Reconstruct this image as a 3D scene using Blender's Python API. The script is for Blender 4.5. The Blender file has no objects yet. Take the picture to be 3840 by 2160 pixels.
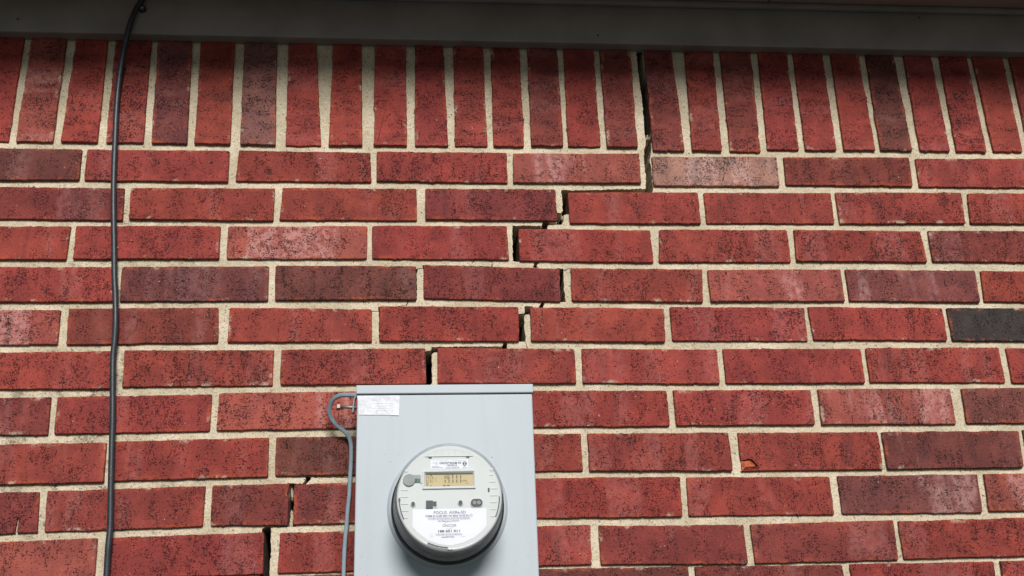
import bpy, bmesh, math, random
from mathutils import Matrix, Vector
from mathutils.geometry import delaunay_2d_cdt

# ------------------------------------------------------------------ camera, light, exposure
S = bpy.context.scene
COL = S.collection
S.render.resolution_x, S.render.resolution_y = 1024, 576
cam_d = bpy.data.cameras.new('camera')
cam_d.sensor_width = 36.0
cam_d.lens = 38.46541
cam_d.clip_start = 0.05
cam_d.clip_end = 500
cam = bpy.data.objects.new('camera', cam_d)
COL.objects.link(cam)
cam.matrix_world = Matrix(((0.9960726, -0.0002094, -0.0885400, 0.0000000), (-0.0830322, -0.3494095, -0.9332838, -1.7907700), (-0.0307413, 0.9369701, -0.3480546, 1.6000000), (0.0000000, 0.0000000, 0.0000000, 1.0000000)))
S.camera = cam

SUN_EL, SUN_AZ = 31.0, 3.0          # degrees; the sun stands in front of the wall, high
wd = bpy.data.worlds.new('World')
S.world = wd
wd.use_nodes = True
nt = wd.node_tree
sky = nt.nodes.new('ShaderNodeTexSky')
sky.sky_type = 'NISHITA'
sky.sun_disc = False
sky.sun_elevation = math.radians(SUN_EL)
sky.sun_rotation = math.radians(180 + SUN_AZ)
sky.air_density = 1.0
sky.dust_density = 0.3
sky.ozone_density = 3.0
bg = nt.nodes['Background']
bg.inputs['Strength'].default_value = 0.05
nt.links.new(sky.outputs[0], bg.inputs['Color'])
sun_d = bpy.data.lights.new('sun', 'SUN')
sun_d.energy = 5.0
sun_d.angle = math.radians(21)
sun_d.color = (1.0, 0.97, 0.93)
sun = bpy.data.objects.new('sun', sun_d)
COL.objects.link(sun)
sun.rotation_euler = (math.radians(90 - SUN_EL), 0, math.radians(SUN_AZ))
S.view_settings.view_transform = 'Standard'
S.view_settings.look = 'None'
S.view_settings.exposure = -0.19
S.view_settings.gamma = 1.0
S.view_settings.use_curve_mapping = False

RND = random.Random(7)

# ------------------------------------------------------------------ helpers
def tag(o, label=None, cat=None, kind=None, group=None):
    if label: o['label'] = label
    if cat: o['category'] = cat
    if kind: o['kind'] = kind
    if group: o['group'] = group
    return o

def empty(name, loc=(0, 0, 0)):
    o = bpy.data.objects.new(name, None)
    o.empty_display_size = 0.02
    o.location = loc
    COL.objects.link(o)
    return o

def mesh_obj(name, verts, faces, mat, parent=None, loc=(0, 0, 0), smooth=False):
    m = bpy.data.meshes.new(name)
    m.from_pydata([tuple(v) for v in verts], [], faces)
    m.update()
    if mat: m.materials.append(mat)
    if smooth:
        for p in m.polygons: p.use_smooth = True
    o = bpy.data.objects.new(name, m)
    o.location = loc
    COL.objects.link(o)
    if parent:
        o.parent = parent
        o.matrix_parent_inverse = Matrix.Translation(parent.location).inverted()
    return o

def bm_obj(name, bm, mat, parent=None, loc=(0, 0, 0), smooth=False):
    m = bpy.data.meshes.new(name)
    bmesh.ops.recalc_face_normals(bm, faces=bm.faces)
    bm.to_mesh(m)
    bm.free()
    if mat: m.materials.append(mat)
    if smooth:
        for p in m.polygons: p.use_smooth = True
    o = bpy.data.objects.new(name, m)
    o.location = loc
    COL.objects.link(o)
    if parent:
        o.parent = parent
        o.matrix_parent_inverse = Matrix.Translation(parent.location).inverted()
    return o

def box_bm(x0, x1, y0, y1, z0, z1, bevel=0.0, seg=2, bm=None):
    b = bmesh.new()
    r = bmesh.ops.create_cube(b, size=1.0)
    for v in b.verts:
        v.co = Vector(((x0 + x1) / 2 + v.co.x * (x1 - x0), (y0 + y1) / 2 + v.co.y * (y1 - y0), (z0 + z1) / 2 + v.co.z * (z1 - z0)))
    if bevel:
        bmesh.ops.bevel(b, geom=list(b.edges), offset=bevel, segments=seg, profile=0.5, affect='EDGES')
    if bm is None: return b
    t = bpy.data.meshes.new('tmp'); b.to_mesh(t); b.free(); bm.from_mesh(t); bpy.data.meshes.remove(t)
    return bm

def lathe(name, prof, cx, cz, mat, parent=None, seg=96, cap_start=False, cap_end=False):
    """prof = [(radius, y)], axis along y through (cx, cz)"""
    V, F = [], []
    for r, y in prof:
        for i in range(seg):
            a = 2 * math.pi * i / seg
            V.append((cx + r * math.cos(a), y, cz + r * math.sin(a)))
    for k in range(len(prof) - 1):
        for i in range(seg):
            j = (i + 1) % seg
            F.append((k * seg + i, k * seg + j, (k + 1) * seg + j, (k + 1) * seg + i))
    if cap_start: F.append(tuple(range(seg)))
    if cap_end: F.append(tuple(range((len(prof) - 1) * seg, len(prof) * seg)))
    o = mesh_obj(name, V, F, mat, parent)
    b = bmesh.new(); b.from_mesh(o.data); bmesh.ops.recalc_face_normals(b, faces=b.faces); b.to_mesh(o.data); b.free()
    for p in o.data.polygons:
        p.use_smooth = len(p.vertices) <= 4
    return o

def smooth_path(pts, n=8):
    P = [Vector(p) for p in pts]
    out = []
    for i in range(len(P) - 1):
        p0 = P[max(i - 1, 0)]; p1 = P[i]; p2 = P[i + 1]; p3 = P[min(i + 2, len(P) - 1)]
        for k in range(n):
            t = k / n
            out.append(0.5 * ((2 * p1) + (-p0 + p2) * t + (2 * p0 - 5 * p1 + 4 * p2 - p3) * t * t + (-p0 + 3 * p1 - 3 * p2 + p3) * t ** 3))
    out.append(P[-1])
    return out

def tube(name, pts, rx, mat, parent=None, ry=None, seg=14, square=False):
    """sweep a round, oval or rounded square section along a path lying roughly in the xz plane"""
    ry = ry or rx
    V, F = [], []
    n = len(pts)
    for i, p in enumerate(pts):
        t = (pts[min(i + 1, n - 1)] - pts[max(i - 1, 0)]).normalized()
        side = t.cross(Vector((0, 1, 0)))
        side = side.normalized() if side.length > 0.05 else Vector((1, 0, 0))
        up = side.cross(t).normalized()
        for k in range(seg):
            a = 2 * math.pi * k / seg
            c, s = math.cos(a), math.sin(a)
            if square:
                c = math.copysign(abs(c) ** 0.45, c); s = math.copysign(abs(s) ** 0.45, s)
            V.append(p + side * (c * rx) + up * (s * ry))
    for i in range(n - 1):
        for k in range(seg):
            j = (k + 1) % seg
            F.append((i * seg + k, i * seg + j, (i + 1) * seg + j, (i + 1) * seg + k))
    F.append(tuple(range(seg))[::-1]); F.append(tuple(range((n - 1) * seg, n * seg)))
    o = mesh_obj(name, V, F, mat, parent, smooth=True)
    b = bmesh.new(); b.from_mesh(o.data); bmesh.ops.recalc_face_normals(b, faces=b.faces); b.to_mesh(o.data); b.free()
    return o

# ------------------------------------------------------------------ materials
class N:
    def __init__(self, name):
        self.m = bpy.data.materials.new(name)
        self.m.use_nodes = True
        self.t = self.m.node_tree
        self.b = self.t.nodes['Principled BSDF']
    def n(self, typ, **kw):
        x = self.t.nodes.new(typ)
        for k, v in kw.items(): setattr(x, k, v)
        return x
    def l(self, a, b): self.t.links.new(a, b)
    def val(self, x): return x
    def sock(self, s, v):
        if isinstance(v, bpy.types.NodeSocket): self.l(v, s)
        else: s.default_value = v
    def math(self, op, a, b=0.0, c=None, clamp=False):
        x = self.n('ShaderNodeMath', operation=op, use_clamp=clamp)
        self.sock(x.inputs[0], a); self.sock(x.inputs[1], b)
        if c is not None: self.sock(x.inputs[2], c)
        return x.outputs[0]
    def vmath(self, op, a, b):
        x = self.n('ShaderNodeVectorMath', operation=op)
        self.sock(x.inputs[0], a); self.sock(x.inputs[1], b)
        return x.outputs[0]
    def noise(self, vec, scale, detail=2.0, rough=0.5, dist=0.0):
        x = self.n('ShaderNodeTexNoise')
        self.l(vec, x.inputs['Vector'])
        x.inputs['Scale'].default_value = scale; x.inputs['Detail'].default_value = detail
        x.inputs['Roughness'].default_value = rough; x.inputs['Distortion'].default_value = dist
        return x.outputs['Fac']
    def ramp(self, f, a, b):
        x = self.n('ShaderNodeMapRange', interpolation_type='SMOOTHSTEP')
        self.l(f, x.inputs['Value'])
        x.inputs['From Min'].default_value = a; x.inputs['From Max'].default_value = b
        return x.outputs['Result']
    def mix(self, f, a, b, mode='MIX'):
        x = self.n('ShaderNodeMix', data_type='RGBA', blend_type=mode)
        self.sock(x.inputs['Factor'], f)
        for s, v in ((x.inputs[6], a), (x.inputs[7], b)):
            if isinstance(v, bpy.types.NodeSocket): self.l(v, s)
            else: s.default_value = (*v[:3], 1.0)
        return x.outputs[2]
    def bump(self, h, strength=0.5, dist=0.001, prev=None):
        x = self.n('ShaderNodeBump')
        x.inputs['Strength'].default_value = strength; x.inputs['Distance'].default_value = dist
        self.l(h, x.inputs['Height'])
        if prev is not None: self.l(prev, x.inputs['Normal'])
        return x.outputs['Normal']
    def out(self, col=None, rough=None, normal=None, metal=None, spec=None):
        if col is not None: self.sock(self.b.inputs['Base Color'], col if isinstance(col, bpy.types.NodeSocket) else (*col[:3], 1.0))
        if rough is not None: self.sock(self.b.inputs['Roughness'], rough)
        if normal is not None: self.l(normal, self.b.inputs['Normal'])
        if metal is not None: self.sock(self.b.inputs['Metallic'], metal)
        if spec is not None: self.sock(self.b.inputs['Specular IOR Level'], spec)
        return self.m

def brick_material():
    k = N('fired_brick')
    tc = k.n('ShaderNodeTexCoord'); oi = k.n('ShaderNodeObjectInfo')
    off = k.n('ShaderNodeCombineXYZ')
    k.l(k.math('MULTIPLY', oi.outputs['Random'], 37.0), off.inputs[0])
    k.l(k.math('MULTIPLY', oi.outputs['Random'], 91.0), off.inputs[1])
    k.l(k.math('MULTIPLY', oi.outputs['Random'], 53.0), off.inputs[2])
    v = k.vmath('ADD', tc.outputs['Object'], off.outputs[0])
    base = oi.outputs['Color']
    # broad cloudy tone
    c1 = k.noise(v, 22, 4, 0.6)
    col = k.mix(k.ramp(c1, 0.35, 0.75), k.mix(1.0, base, (0.80, 0.76, 0.80), 'MULTIPLY'), k.mix(1.0, base, (1.22, 1.16, 1.12), 'MULTIPLY'))
    # kiln flashing: soft bands across the brick
    band = k.noise(k.vmath('MULTIPLY', v, (1.0, 1.0, 0.12)), 15, 3, 0.55, 0.3)
    pale = k.mix(1.0, k.mix(0.30, base, (0.60, 0.42, 0.40)), (1.15, 1.1, 1.1), 'MULTIPLY')
    amt = k.math('MULTIPLY', k.ramp(band, 0.53, 0.63), k.math('ADD', 0.12, oi.outputs['Alpha']), clamp=True)
    blot = k.ramp(k.noise(v, 95, 3, 0.6), 0.3, 0.62)
    col = k.mix(k.math('MULTIPLY', amt, blot), col, pale)
    dk = k.noise(k.vmath('MULTIPLY', k.vmath('ADD', v, (5.1, 0.0, 0.0)), (1.0, 1.0, 0.25)), 24, 3, 0.6, 0.4)
    col = k.mix(k.math('MULTIPLY', k.ramp(dk, 0.56, 0.74), 0.5), col, k.mix(1.0, base, (0.42, 0.58, 0.72), 'MULTIPLY'))
    # dragged wire-cut pits, shade in the holes painted near-black, plus dark iron specks
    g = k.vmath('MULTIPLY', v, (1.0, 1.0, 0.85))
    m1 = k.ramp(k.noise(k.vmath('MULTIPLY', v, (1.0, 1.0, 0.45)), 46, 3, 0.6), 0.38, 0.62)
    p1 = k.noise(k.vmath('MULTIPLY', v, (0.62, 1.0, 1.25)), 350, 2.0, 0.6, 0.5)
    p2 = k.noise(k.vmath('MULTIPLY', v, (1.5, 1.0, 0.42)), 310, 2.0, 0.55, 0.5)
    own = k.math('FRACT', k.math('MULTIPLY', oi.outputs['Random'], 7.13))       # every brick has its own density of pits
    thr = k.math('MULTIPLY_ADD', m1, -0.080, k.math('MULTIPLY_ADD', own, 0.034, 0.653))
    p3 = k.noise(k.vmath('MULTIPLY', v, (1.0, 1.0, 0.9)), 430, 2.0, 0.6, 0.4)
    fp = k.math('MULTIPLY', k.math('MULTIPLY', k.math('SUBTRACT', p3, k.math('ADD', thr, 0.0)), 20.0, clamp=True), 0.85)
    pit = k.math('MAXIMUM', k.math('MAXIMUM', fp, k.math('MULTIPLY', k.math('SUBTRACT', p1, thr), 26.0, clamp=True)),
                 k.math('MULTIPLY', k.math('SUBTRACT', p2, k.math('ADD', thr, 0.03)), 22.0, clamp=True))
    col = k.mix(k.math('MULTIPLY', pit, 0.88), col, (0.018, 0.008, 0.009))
    # orange raw clay at chipped arrises and in small spalls
    at = k.n('ShaderNodeAttribute', attribute_name='rim')
    sp = k.noise(v, 210, 3, 0.6)
    low = k.math('MULTIPLY', at.outputs['Fac'], k.ramp(k.noise(v, 34, 4, 0.65), 0.46, 0.62))
    col = k.mix(k.math('MULTIPLY', k.math('MULTIPLY', low, k.ramp(sp, 0.38, 0.56)), 0.75), col, (0.40, 0.085, 0.035))
    col = k.mix(k.math('MULTIPLY', k.ramp(k.noise(k.vmath('ADD', v, (0, 3.3, 0)), 170, 2, 0.6), 0.715, 0.75), 0.8), col, (0.46, 0.12, 0.055))
    # mortar smeared over the arrises here and there
    sm = k.math('MULTIPLY', at.outputs['Fac'], k.ramp(k.noise(k.vmath('ADD', v, (4.2, 1.0, 7.7)), 30, 5, 0.7), 0.58, 0.68))
    col = k.mix(k.math('MULTIPLY', sm, 0.75), col, (0.50, 0.40, 0.30))
    # a few pale mortar / lime flecks
    col = k.mix(k.math('MULTIPLY', k.ramp(k.noise(k.vmath('ADD', v, (9.0, 0, 2.0)), 230, 1, 0.5), 0.80, 0.82), 0.8), col, (0.55, 0.47, 0.40))
    # sides of the brick (the beds) carry a mortar skin, darkened to paint in crack shade
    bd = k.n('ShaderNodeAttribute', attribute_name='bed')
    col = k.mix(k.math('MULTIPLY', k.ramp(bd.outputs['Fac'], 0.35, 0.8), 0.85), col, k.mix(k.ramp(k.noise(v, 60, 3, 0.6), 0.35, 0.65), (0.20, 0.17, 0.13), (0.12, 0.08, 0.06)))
    fine = k.noise(v, 650, 4, 0.65)
    h = k.math('ADD', k.math('MULTIPLY', fine, 0.5), k.math('MULTIPLY', pit, -1.2))
    nrm = k.bump(h, 0.95, 0.0014)
    nrm = k.bump(k.noise(v, 90, 4, 0.6), 0.7, 0.0022, nrm)
    nrm = k.bump(k.noise(v, 14, 2, 0.5), 0.4, 0.003, nrm)
    return k.out(col, 0.82, nrm, spec=0.25)

def mortar_material(name='cement_mortar', tone=1.0):
    k = N(name)
    tc = k.n('ShaderNodeTexCoord'); v = tc.outputs['Object']
    c = k.mix(k.ramp(k.noise(v, 14, 5, 0.6), 0.35, 0.68), (0.53 * tone, 0.45 * tone, 0.315 * tone), (0.70 * tone, 0.60 * tone, 0.445 * tone))
    g = k.noise(v, 600, 4, 0.75)
    c = k.mix(k.math('MULTIPLY', k.ramp(g, 0.53, 0.64), 0.75), c, (0.13, 0.105, 0.07))
    c = k.mix(k.math('MULTIPLY', k.ramp(g, 0.42, 0.30), 0.7), c, (0.76, 0.70, 0.57))
    c = k.mix(k.math('MULTIPLY', k.ramp(k.noise(v, 210, 4, 0.65), 0.61, 0.67), 0.85), c, (0.11, 0.085, 0.055))
    c = k.mix(k.math('MULTIPLY', k.ramp(k.noise(k.vmath('ADD', v, (3, 0, 0)), 120, 1, 0.5), 0.78, 0.80), 0.9), c, (0.42, 0.24, 0.08))
    # black mould on the joints near the left-hand cable
    sx = k.n('ShaderNodeSeparateXYZ'); k.l(v, sx.inputs[0])
    dist = k.math('ABSOLUTE', k.math('ADD', sx.outputs[0], 0.535))
    zone = k.math('MULTIPLY', k.ramp(dist, 0.30, 0.0), k.ramp(sx.outputs[2], 2.66, 2.2))
    st = k.ramp(k.noise(v, 24, 5, 0.72), 0.50, 0.64)
    c = k.mix(k.math('MULTIPLY', k.math('MULTIPLY', st, zone), k.ramp(k.noise(v, 420, 3, 0.7), 0.30, 0.62)), c, (0.045, 0.042, 0.036))
    h = k.math('ADD', g, k.math('MULTIPLY', k.noise(v, 260, 4, 0.6), 1.3))
    nrm = k.bump(h, 0.9, 0.0012)
    nrm = k.bump(k.noise(v, 55, 3, 0.55), 0.8, 0.004, nrm)
    return k.out(c, 0.95, nrm, spec=0.15)

def plain(name, col, rough=0.5, metal=0.0, var=0.06, scale=30, bump=0.0, spec=0.5, bscale=200):
    k = N(name)
    v = k.n('ShaderNodeTexCoord').outputs['Object']
    f = k.noise(v, scale, 4, 0.6)
    a = tuple(c * (1 - var) for c in col); b = tuple(min(1, c * (1 + var)) for c in col)
    c = k.mix(k.ramp(f, 0.3, 0.7), a, b)
    nrm = k.bump(k.noise(v, bscale, 3, 0.6), bump, 0.001) if bump else None
    return k.out(c, rough, nrm, metal, spec)

def paint_material():
    """light grey enamel of the meter box: faint blotches, a few dirt specks and rust scratches"""
    k = N('grey_enamel')
    v = k.n('ShaderNodeTexCoord').outputs['Object']
    c = k.mix(k.ramp(k.noise(v, 7, 3, 0.5), 0.3, 0.7), (0.432, 0.480, 0.515), (0.455, 0.503, 0.535))
    dust = k.ramp(k.noise(k.vmath('MULTIPLY', v, (1.0, 1.0, 0.12)), 40, 4, 0.65), 0.45, 0.75)
    c = k.mix(k.math('MULTIPLY', dust, 0.16), c, (0.36, 0.36, 0.33))
    d = k.ramp(k.noise(v, 120, 1, 0.4), 0.80, 0.825)
    c = k.mix(k.math('MULTIPLY', d, 0.75), c, (0.09, 0.09, 0.08))
    sx = k.n('ShaderNodeSeparateXYZ'); k.l(v, sx.inputs[0])
    lowz = k.ramp(sx.outputs[2], 1.86, 1.80)
    d2 = k.math('MULTIPLY', k.ramp(k.noise(v, 260, 2, 0.6), 0.70, 0.74), lowz)
    c = k.mix(k.math('MULTIPLY', d2, 0.6), c, (0.20, 0.17, 0.12))
    return k.out(c, 0.5, k.bump(k.noise(v, 500, 2, 0.5), 0.12, 0.0005), spec=0.3)

def clear_cover_material():
    k = N('clear_polycarbonate')
    out = k.t.nodes['Material Output']
    tr = k.n('ShaderNodeBsdfTransparent'); tr.inputs['Color'].default_value = (0.93, 0.945, 0.95, 1)
    gl = k.n('ShaderNodeBsdfGlossy'); gl.inputs['Roughness'].default_value = 0.16
    gl.inputs['Color'].default_value = (0.95, 0.97, 1.0, 1)
    lw = k.n('ShaderNodeFresnel'); lw.inputs['IOR'].default_value = 1.5
    mx = k.n('ShaderNodeMixShader')
    k.l(k.math('MULTIPLY_ADD', lw.outputs[0], 0.4, 0.0, clamp=True), mx.inputs[0])
    k.l(tr.outputs[0], mx.inputs[1]); k.l(gl.outputs[0], mx.inputs[2])
    k.l(mx.outputs[0], out.inputs['Surface'])
    return k.m

def film_material():
    """clear sticker gone milky"""
    k = N('milky_film')
    out = k.t.nodes['Material Output']
    v = k.n('ShaderNodeTexCoord').outputs['Object']
    tr = k.n('ShaderNodeBsdfTransparent')
    k.out((0.78, 0.80, 0.84), 0.35, k.bump(k.noise(v, 110, 3, 0.5), 0.5, 0.001))
    mx = k.n('ShaderNodeMixShader')
    k.l(k.math('MULTIPLY_ADD', k.ramp(k.noise(v, 60, 3, 0.6), 0.3, 0.7), 0.35, 0.40), mx.inputs[0])
    k.l(tr.outputs[0], mx.inputs[1]); k.l(k.b.outputs[0], mx.inputs[2])
    k.l(mx.outputs[0], out.inputs['Surface'])
    return k.m

M = dict(
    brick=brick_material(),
    mortar=mortar_material(),
    raw_clay=plain('raw_orange_clay', (0.42, 0.105, 0.045), 0.9, var=0.45, scale=140, bump=0.9, bscale=350, spec=0.2),
    felt=plain('black_building_felt', (0.008, 0.008, 0.009), 0.95, spec=0.1),
    trim=plain('taupe_trim_paint', (0.265, 0.25, 0.24), 0.55, var=0.16, scale=7, bump=0.25, bscale=60, spec=0.35),
    soffit=plain('soffit_paint', (0.33, 0.27, 0.24), 0.6, var=0.08, scale=6, bump=0.15, spec=0.3),
    roof=plain('roof_shingle', (0.10, 0.09, 0.08), 0.95, var=0.3, scale=60, bump=0.6),
    cable=plain('black_cable_jacket', (0.024, 0.029, 0.036), 0.45, var=0.25, scale=120, bump=0.25, bscale=320, spec=0.5),
    enamel=paint_material(),
    wire=plain('grey_wire_insulation', (0.185, 0.26, 0.295), 0.42, var=0.08, scale=60, bump=0.1),
    steel=plain('zinc_plated_steel', (0.33, 0.31, 0.27), 0.6, metal=1.0, var=0.15, scale=200),
    bracket=plain('weathered_grey_steel', (0.26, 0.28, 0.28), 0.5, var=0.2, scale=90, bump=0.3),
    gasket=plain('black_rubber', (0.014, 0.014, 0.014), 0.5, var=0.5, scale=150, bump=0.5),
    base=plain('dark_grey_plastic', (0.24, 0.24, 0.235), 0.35, var=0.10, scale=60),
    face=plain('off_white_plastic', (0.60, 0.615, 0.60), 0.5, var=0.02, scale=20),
    label=plain('white_label_paper', (0.76, 0.76, 0.80), 0.45, var=0.015, scale=20),
    ink=plain('dark_ink', (0.10, 0.105, 0.13), 0.6),
    pale_ink=plain('grey_ink', (0.36, 0.36, 0.44), 0.6),
    lcd=plain('lcd_tan_glass', (0.56, 0.44, 0.235), 0.25, var=0.05, scale=25),
    segment=plain('lcd_black_segment', (0.035, 0.035, 0.03), 0.5),
    recess=plain('dark_slot_plastic', (0.055, 0.06, 0.065), 0.5),
    window_grey=plain('grey_sensor_lens', (0.27, 0.29, 0.28), 0.35, var=0.12, scale=60),
    pcb=plain('green_circuit_board', (0.035, 0.14, 0.085), 0.4),
    clear=clear_cover_material(),
    film=film_material(),
    white_print=plain('white_print', (0.86, 0.88, 0.93), 0.4),
    grass=plain('lawn_ground', (0.045, 0.052, 0.038), 0.95, var=0.5, scale=3, bump=0.8, bscale=30),
)

# ------------------------------------------------------------------ ground (below the picture, lights the eave from below)
tag(mesh_obj('ground', [(-60, -80, 0), (60, -80, 0), (60, 40, 0), (-60, 40, 0)], [(0, 1, 2, 3)], M['grass']), kind='structure')

# ------------------------------------------------------------------ brick wall
WALL = empty('brick_wall', (0, 0, 0))
tag(WALL, 'red brick house wall with a stepped open crack and a soldier course under the eave', 'wall')

TONES = dict(
    n=(0.262, 0.047, 0.036), o=(0.195, 0.042, 0.034), d=(0.145, 0.043, 0.036), l=(0.300, 0.076, 0.058),
    p=(0.35, 0.180, 0.155), g=(0.200, 0.085, 0.068), k=(0.044, 0.034, 0.035), m=(0.172, 0.052, 0.046))
BANDS = dict(n=0.12, o=0.14, d=0.12, l=0.85, p=1.0, g=0.3, k=0.0, m=0.7)

def jit_edge(a, b, rnd, amp, step=0.0045):
    """points from a towards b (b excluded) with small waviness"""
    a = Vector(a); b = Vector(b)
    L = (b - a).length; n = max(2, int(L / step))
    nrm = Vector((-(b - a).y, (b - a).x)).normalized()
    out = []; w = 0.0
    for i in range(n):
        t = i / n
        w = 0.72 * w + rnd.uniform(-1, 1) * amp * 0.6
        e = w * min(1, 6 * t, 6 * (1 - t)) if i else 0
        if rnd.random() < 0.02: e += rnd.choice((-1, 1)) * amp * 1.5
        out.append(a + (b - a) * t + nrm * e)
    return out

def outline(q, rnd, amp=0.0007, sides=None, r=0.0025):
    """q = TL, TR, BR, BL in wall coordinates (x, z); sides = {edge_index: [points]} replaces an edge by a traced one"""
    q = [Vector(p) for p in q]
    pts = []
    for i in range(4):
        a, b = q[i], q[(i + 1) % 4]
        if sides and i in sides:
            pts.append(a); pts += [Vector(p) for p in sides[i]]
            continue
        d = (b - a).normalized()
        rr = r * rnd.uniform(0.3, 1.2)
        e = jit_edge(a + d * rr, b - d * rr, rnd, amp)
        pts += e; pts.append(b - d * rr)
    return pts

def quad_inset(pts, q, d):
    """move the outline points that lie near an edge of the quad q = TL TR BR BL inwards to distance d"""
    C = sum(q, Vector((0, 0))) / 4
    lines = []
    for i in range(4):
        a, b = q[i], q[(i + 1) % 4]
        t = (b - a).normalized(); nr = Vector((t.y, -t.x))
        if (C - a).dot(nr) < 0: nr = -nr
        lines.append((a, nr))
    out = []
    for p in pts:
        r = p.copy()
        for a, nr in lines:
            h = (r - a).dot(nr)
            lo = d + min(0.0025, max(-0.0015, h)) * 0.8
            if h < lo: r = r + nr * (lo - h)
        out.append(r)
    return out

def flatten(pts, q):
    out = []
    for p in pts:
        r = p.copy()
        for i in range(4):
            a, b = q[i], q[(i + 1) % 4]
            t = (b - a).normalized(); nr = Vector((t.y, -t.x)); h = (r - a).dot(nr)
            if abs(h) < 0.005: r = r - nr * h
        out.append(r)
    return out

def brick(pts, q, mat_col, alpha, depth=0.09, proud=0.0, parent=WALL, rot=False, name='brick', fan=True):
    q = [Vector(p) for p in q]
    cx = sum(p.x for p in q) / 4; cz = sum(p.y for p in q) / 4
    n = len(pts)
    tilt_x, tilt_z = RND.uniform(-1, 1) * 0.006, RND.uniform(-1, 1) * 0.012
    V, A, B, F = [], [], [], []
    flat = flatten(pts, q)
    for rp, y, a in ((flat, depth, 0.0), (flat, 0.0080, 0.0), (pts, 0.0016, 0.6), (quad_inset(pts, q, 0.0008), 0.0003, 1.0), (quad_inset(pts, q, 0.0022), 0.0, 1.0), (quad_inset(pts, q, 0.0075), 0.0, 0.0)):
        for p in rp:
            dy = -proud + (0 if y == depth else (p.x - cx) * tilt_x + (p.y - cz) * tilt_z)
            V.append((p.x - cx, y + dy, p.y - cz)); A.append(a); B.append(1.0 if y > 0.005 else 0.0)
    F.append(tuple(range(n))[::-1])
    for k in range(5):
        for i in range(n):
            j = (i + 1) % n
            F.append((k * n + i, k * n + j, (k + 1) * n + j, (k + 1) * n + i))
    if fan:
        V.append((0, -proud, 0)); A.append(0.0); B.append(0.0)
        F += [(5 * n + i, 5 * n + (i + 1) % n, 6 * n) for i in range(n)]
    else:
        F.append(tuple(5 * n + i for i in range(n)))
    if rot:   # soldier: built lying so that its texture runs along its length
        V = [(v[2], v[1], -v[0]) for v in V]
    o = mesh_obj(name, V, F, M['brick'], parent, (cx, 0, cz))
    if rot: o.rotation_euler = (0, -math.pi / 2, 0)
    at = o.data.attributes.new('rim', 'FLOAT', 'POINT')
    at.data.foreach_set('value', A)
    o.data.attributes.new('bed', 'FLOAT', 'POINT').data.foreach_set('value', B)
    b = bmesh.new(); b.from_mesh(o.data); bmesh.ops.recalc_face_normals(b, faces=b.faces); b.to_mesh(o.data); b.free()
    f = RND.uniform(0.90, 1.10)
    o.color = (mat_col[0] * f, mat_col[1] * f * RND.uniform(0.93, 1.08), mat_col[2] * f * RND.uniform(0.93, 1.08), alpha)
    return o

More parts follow.
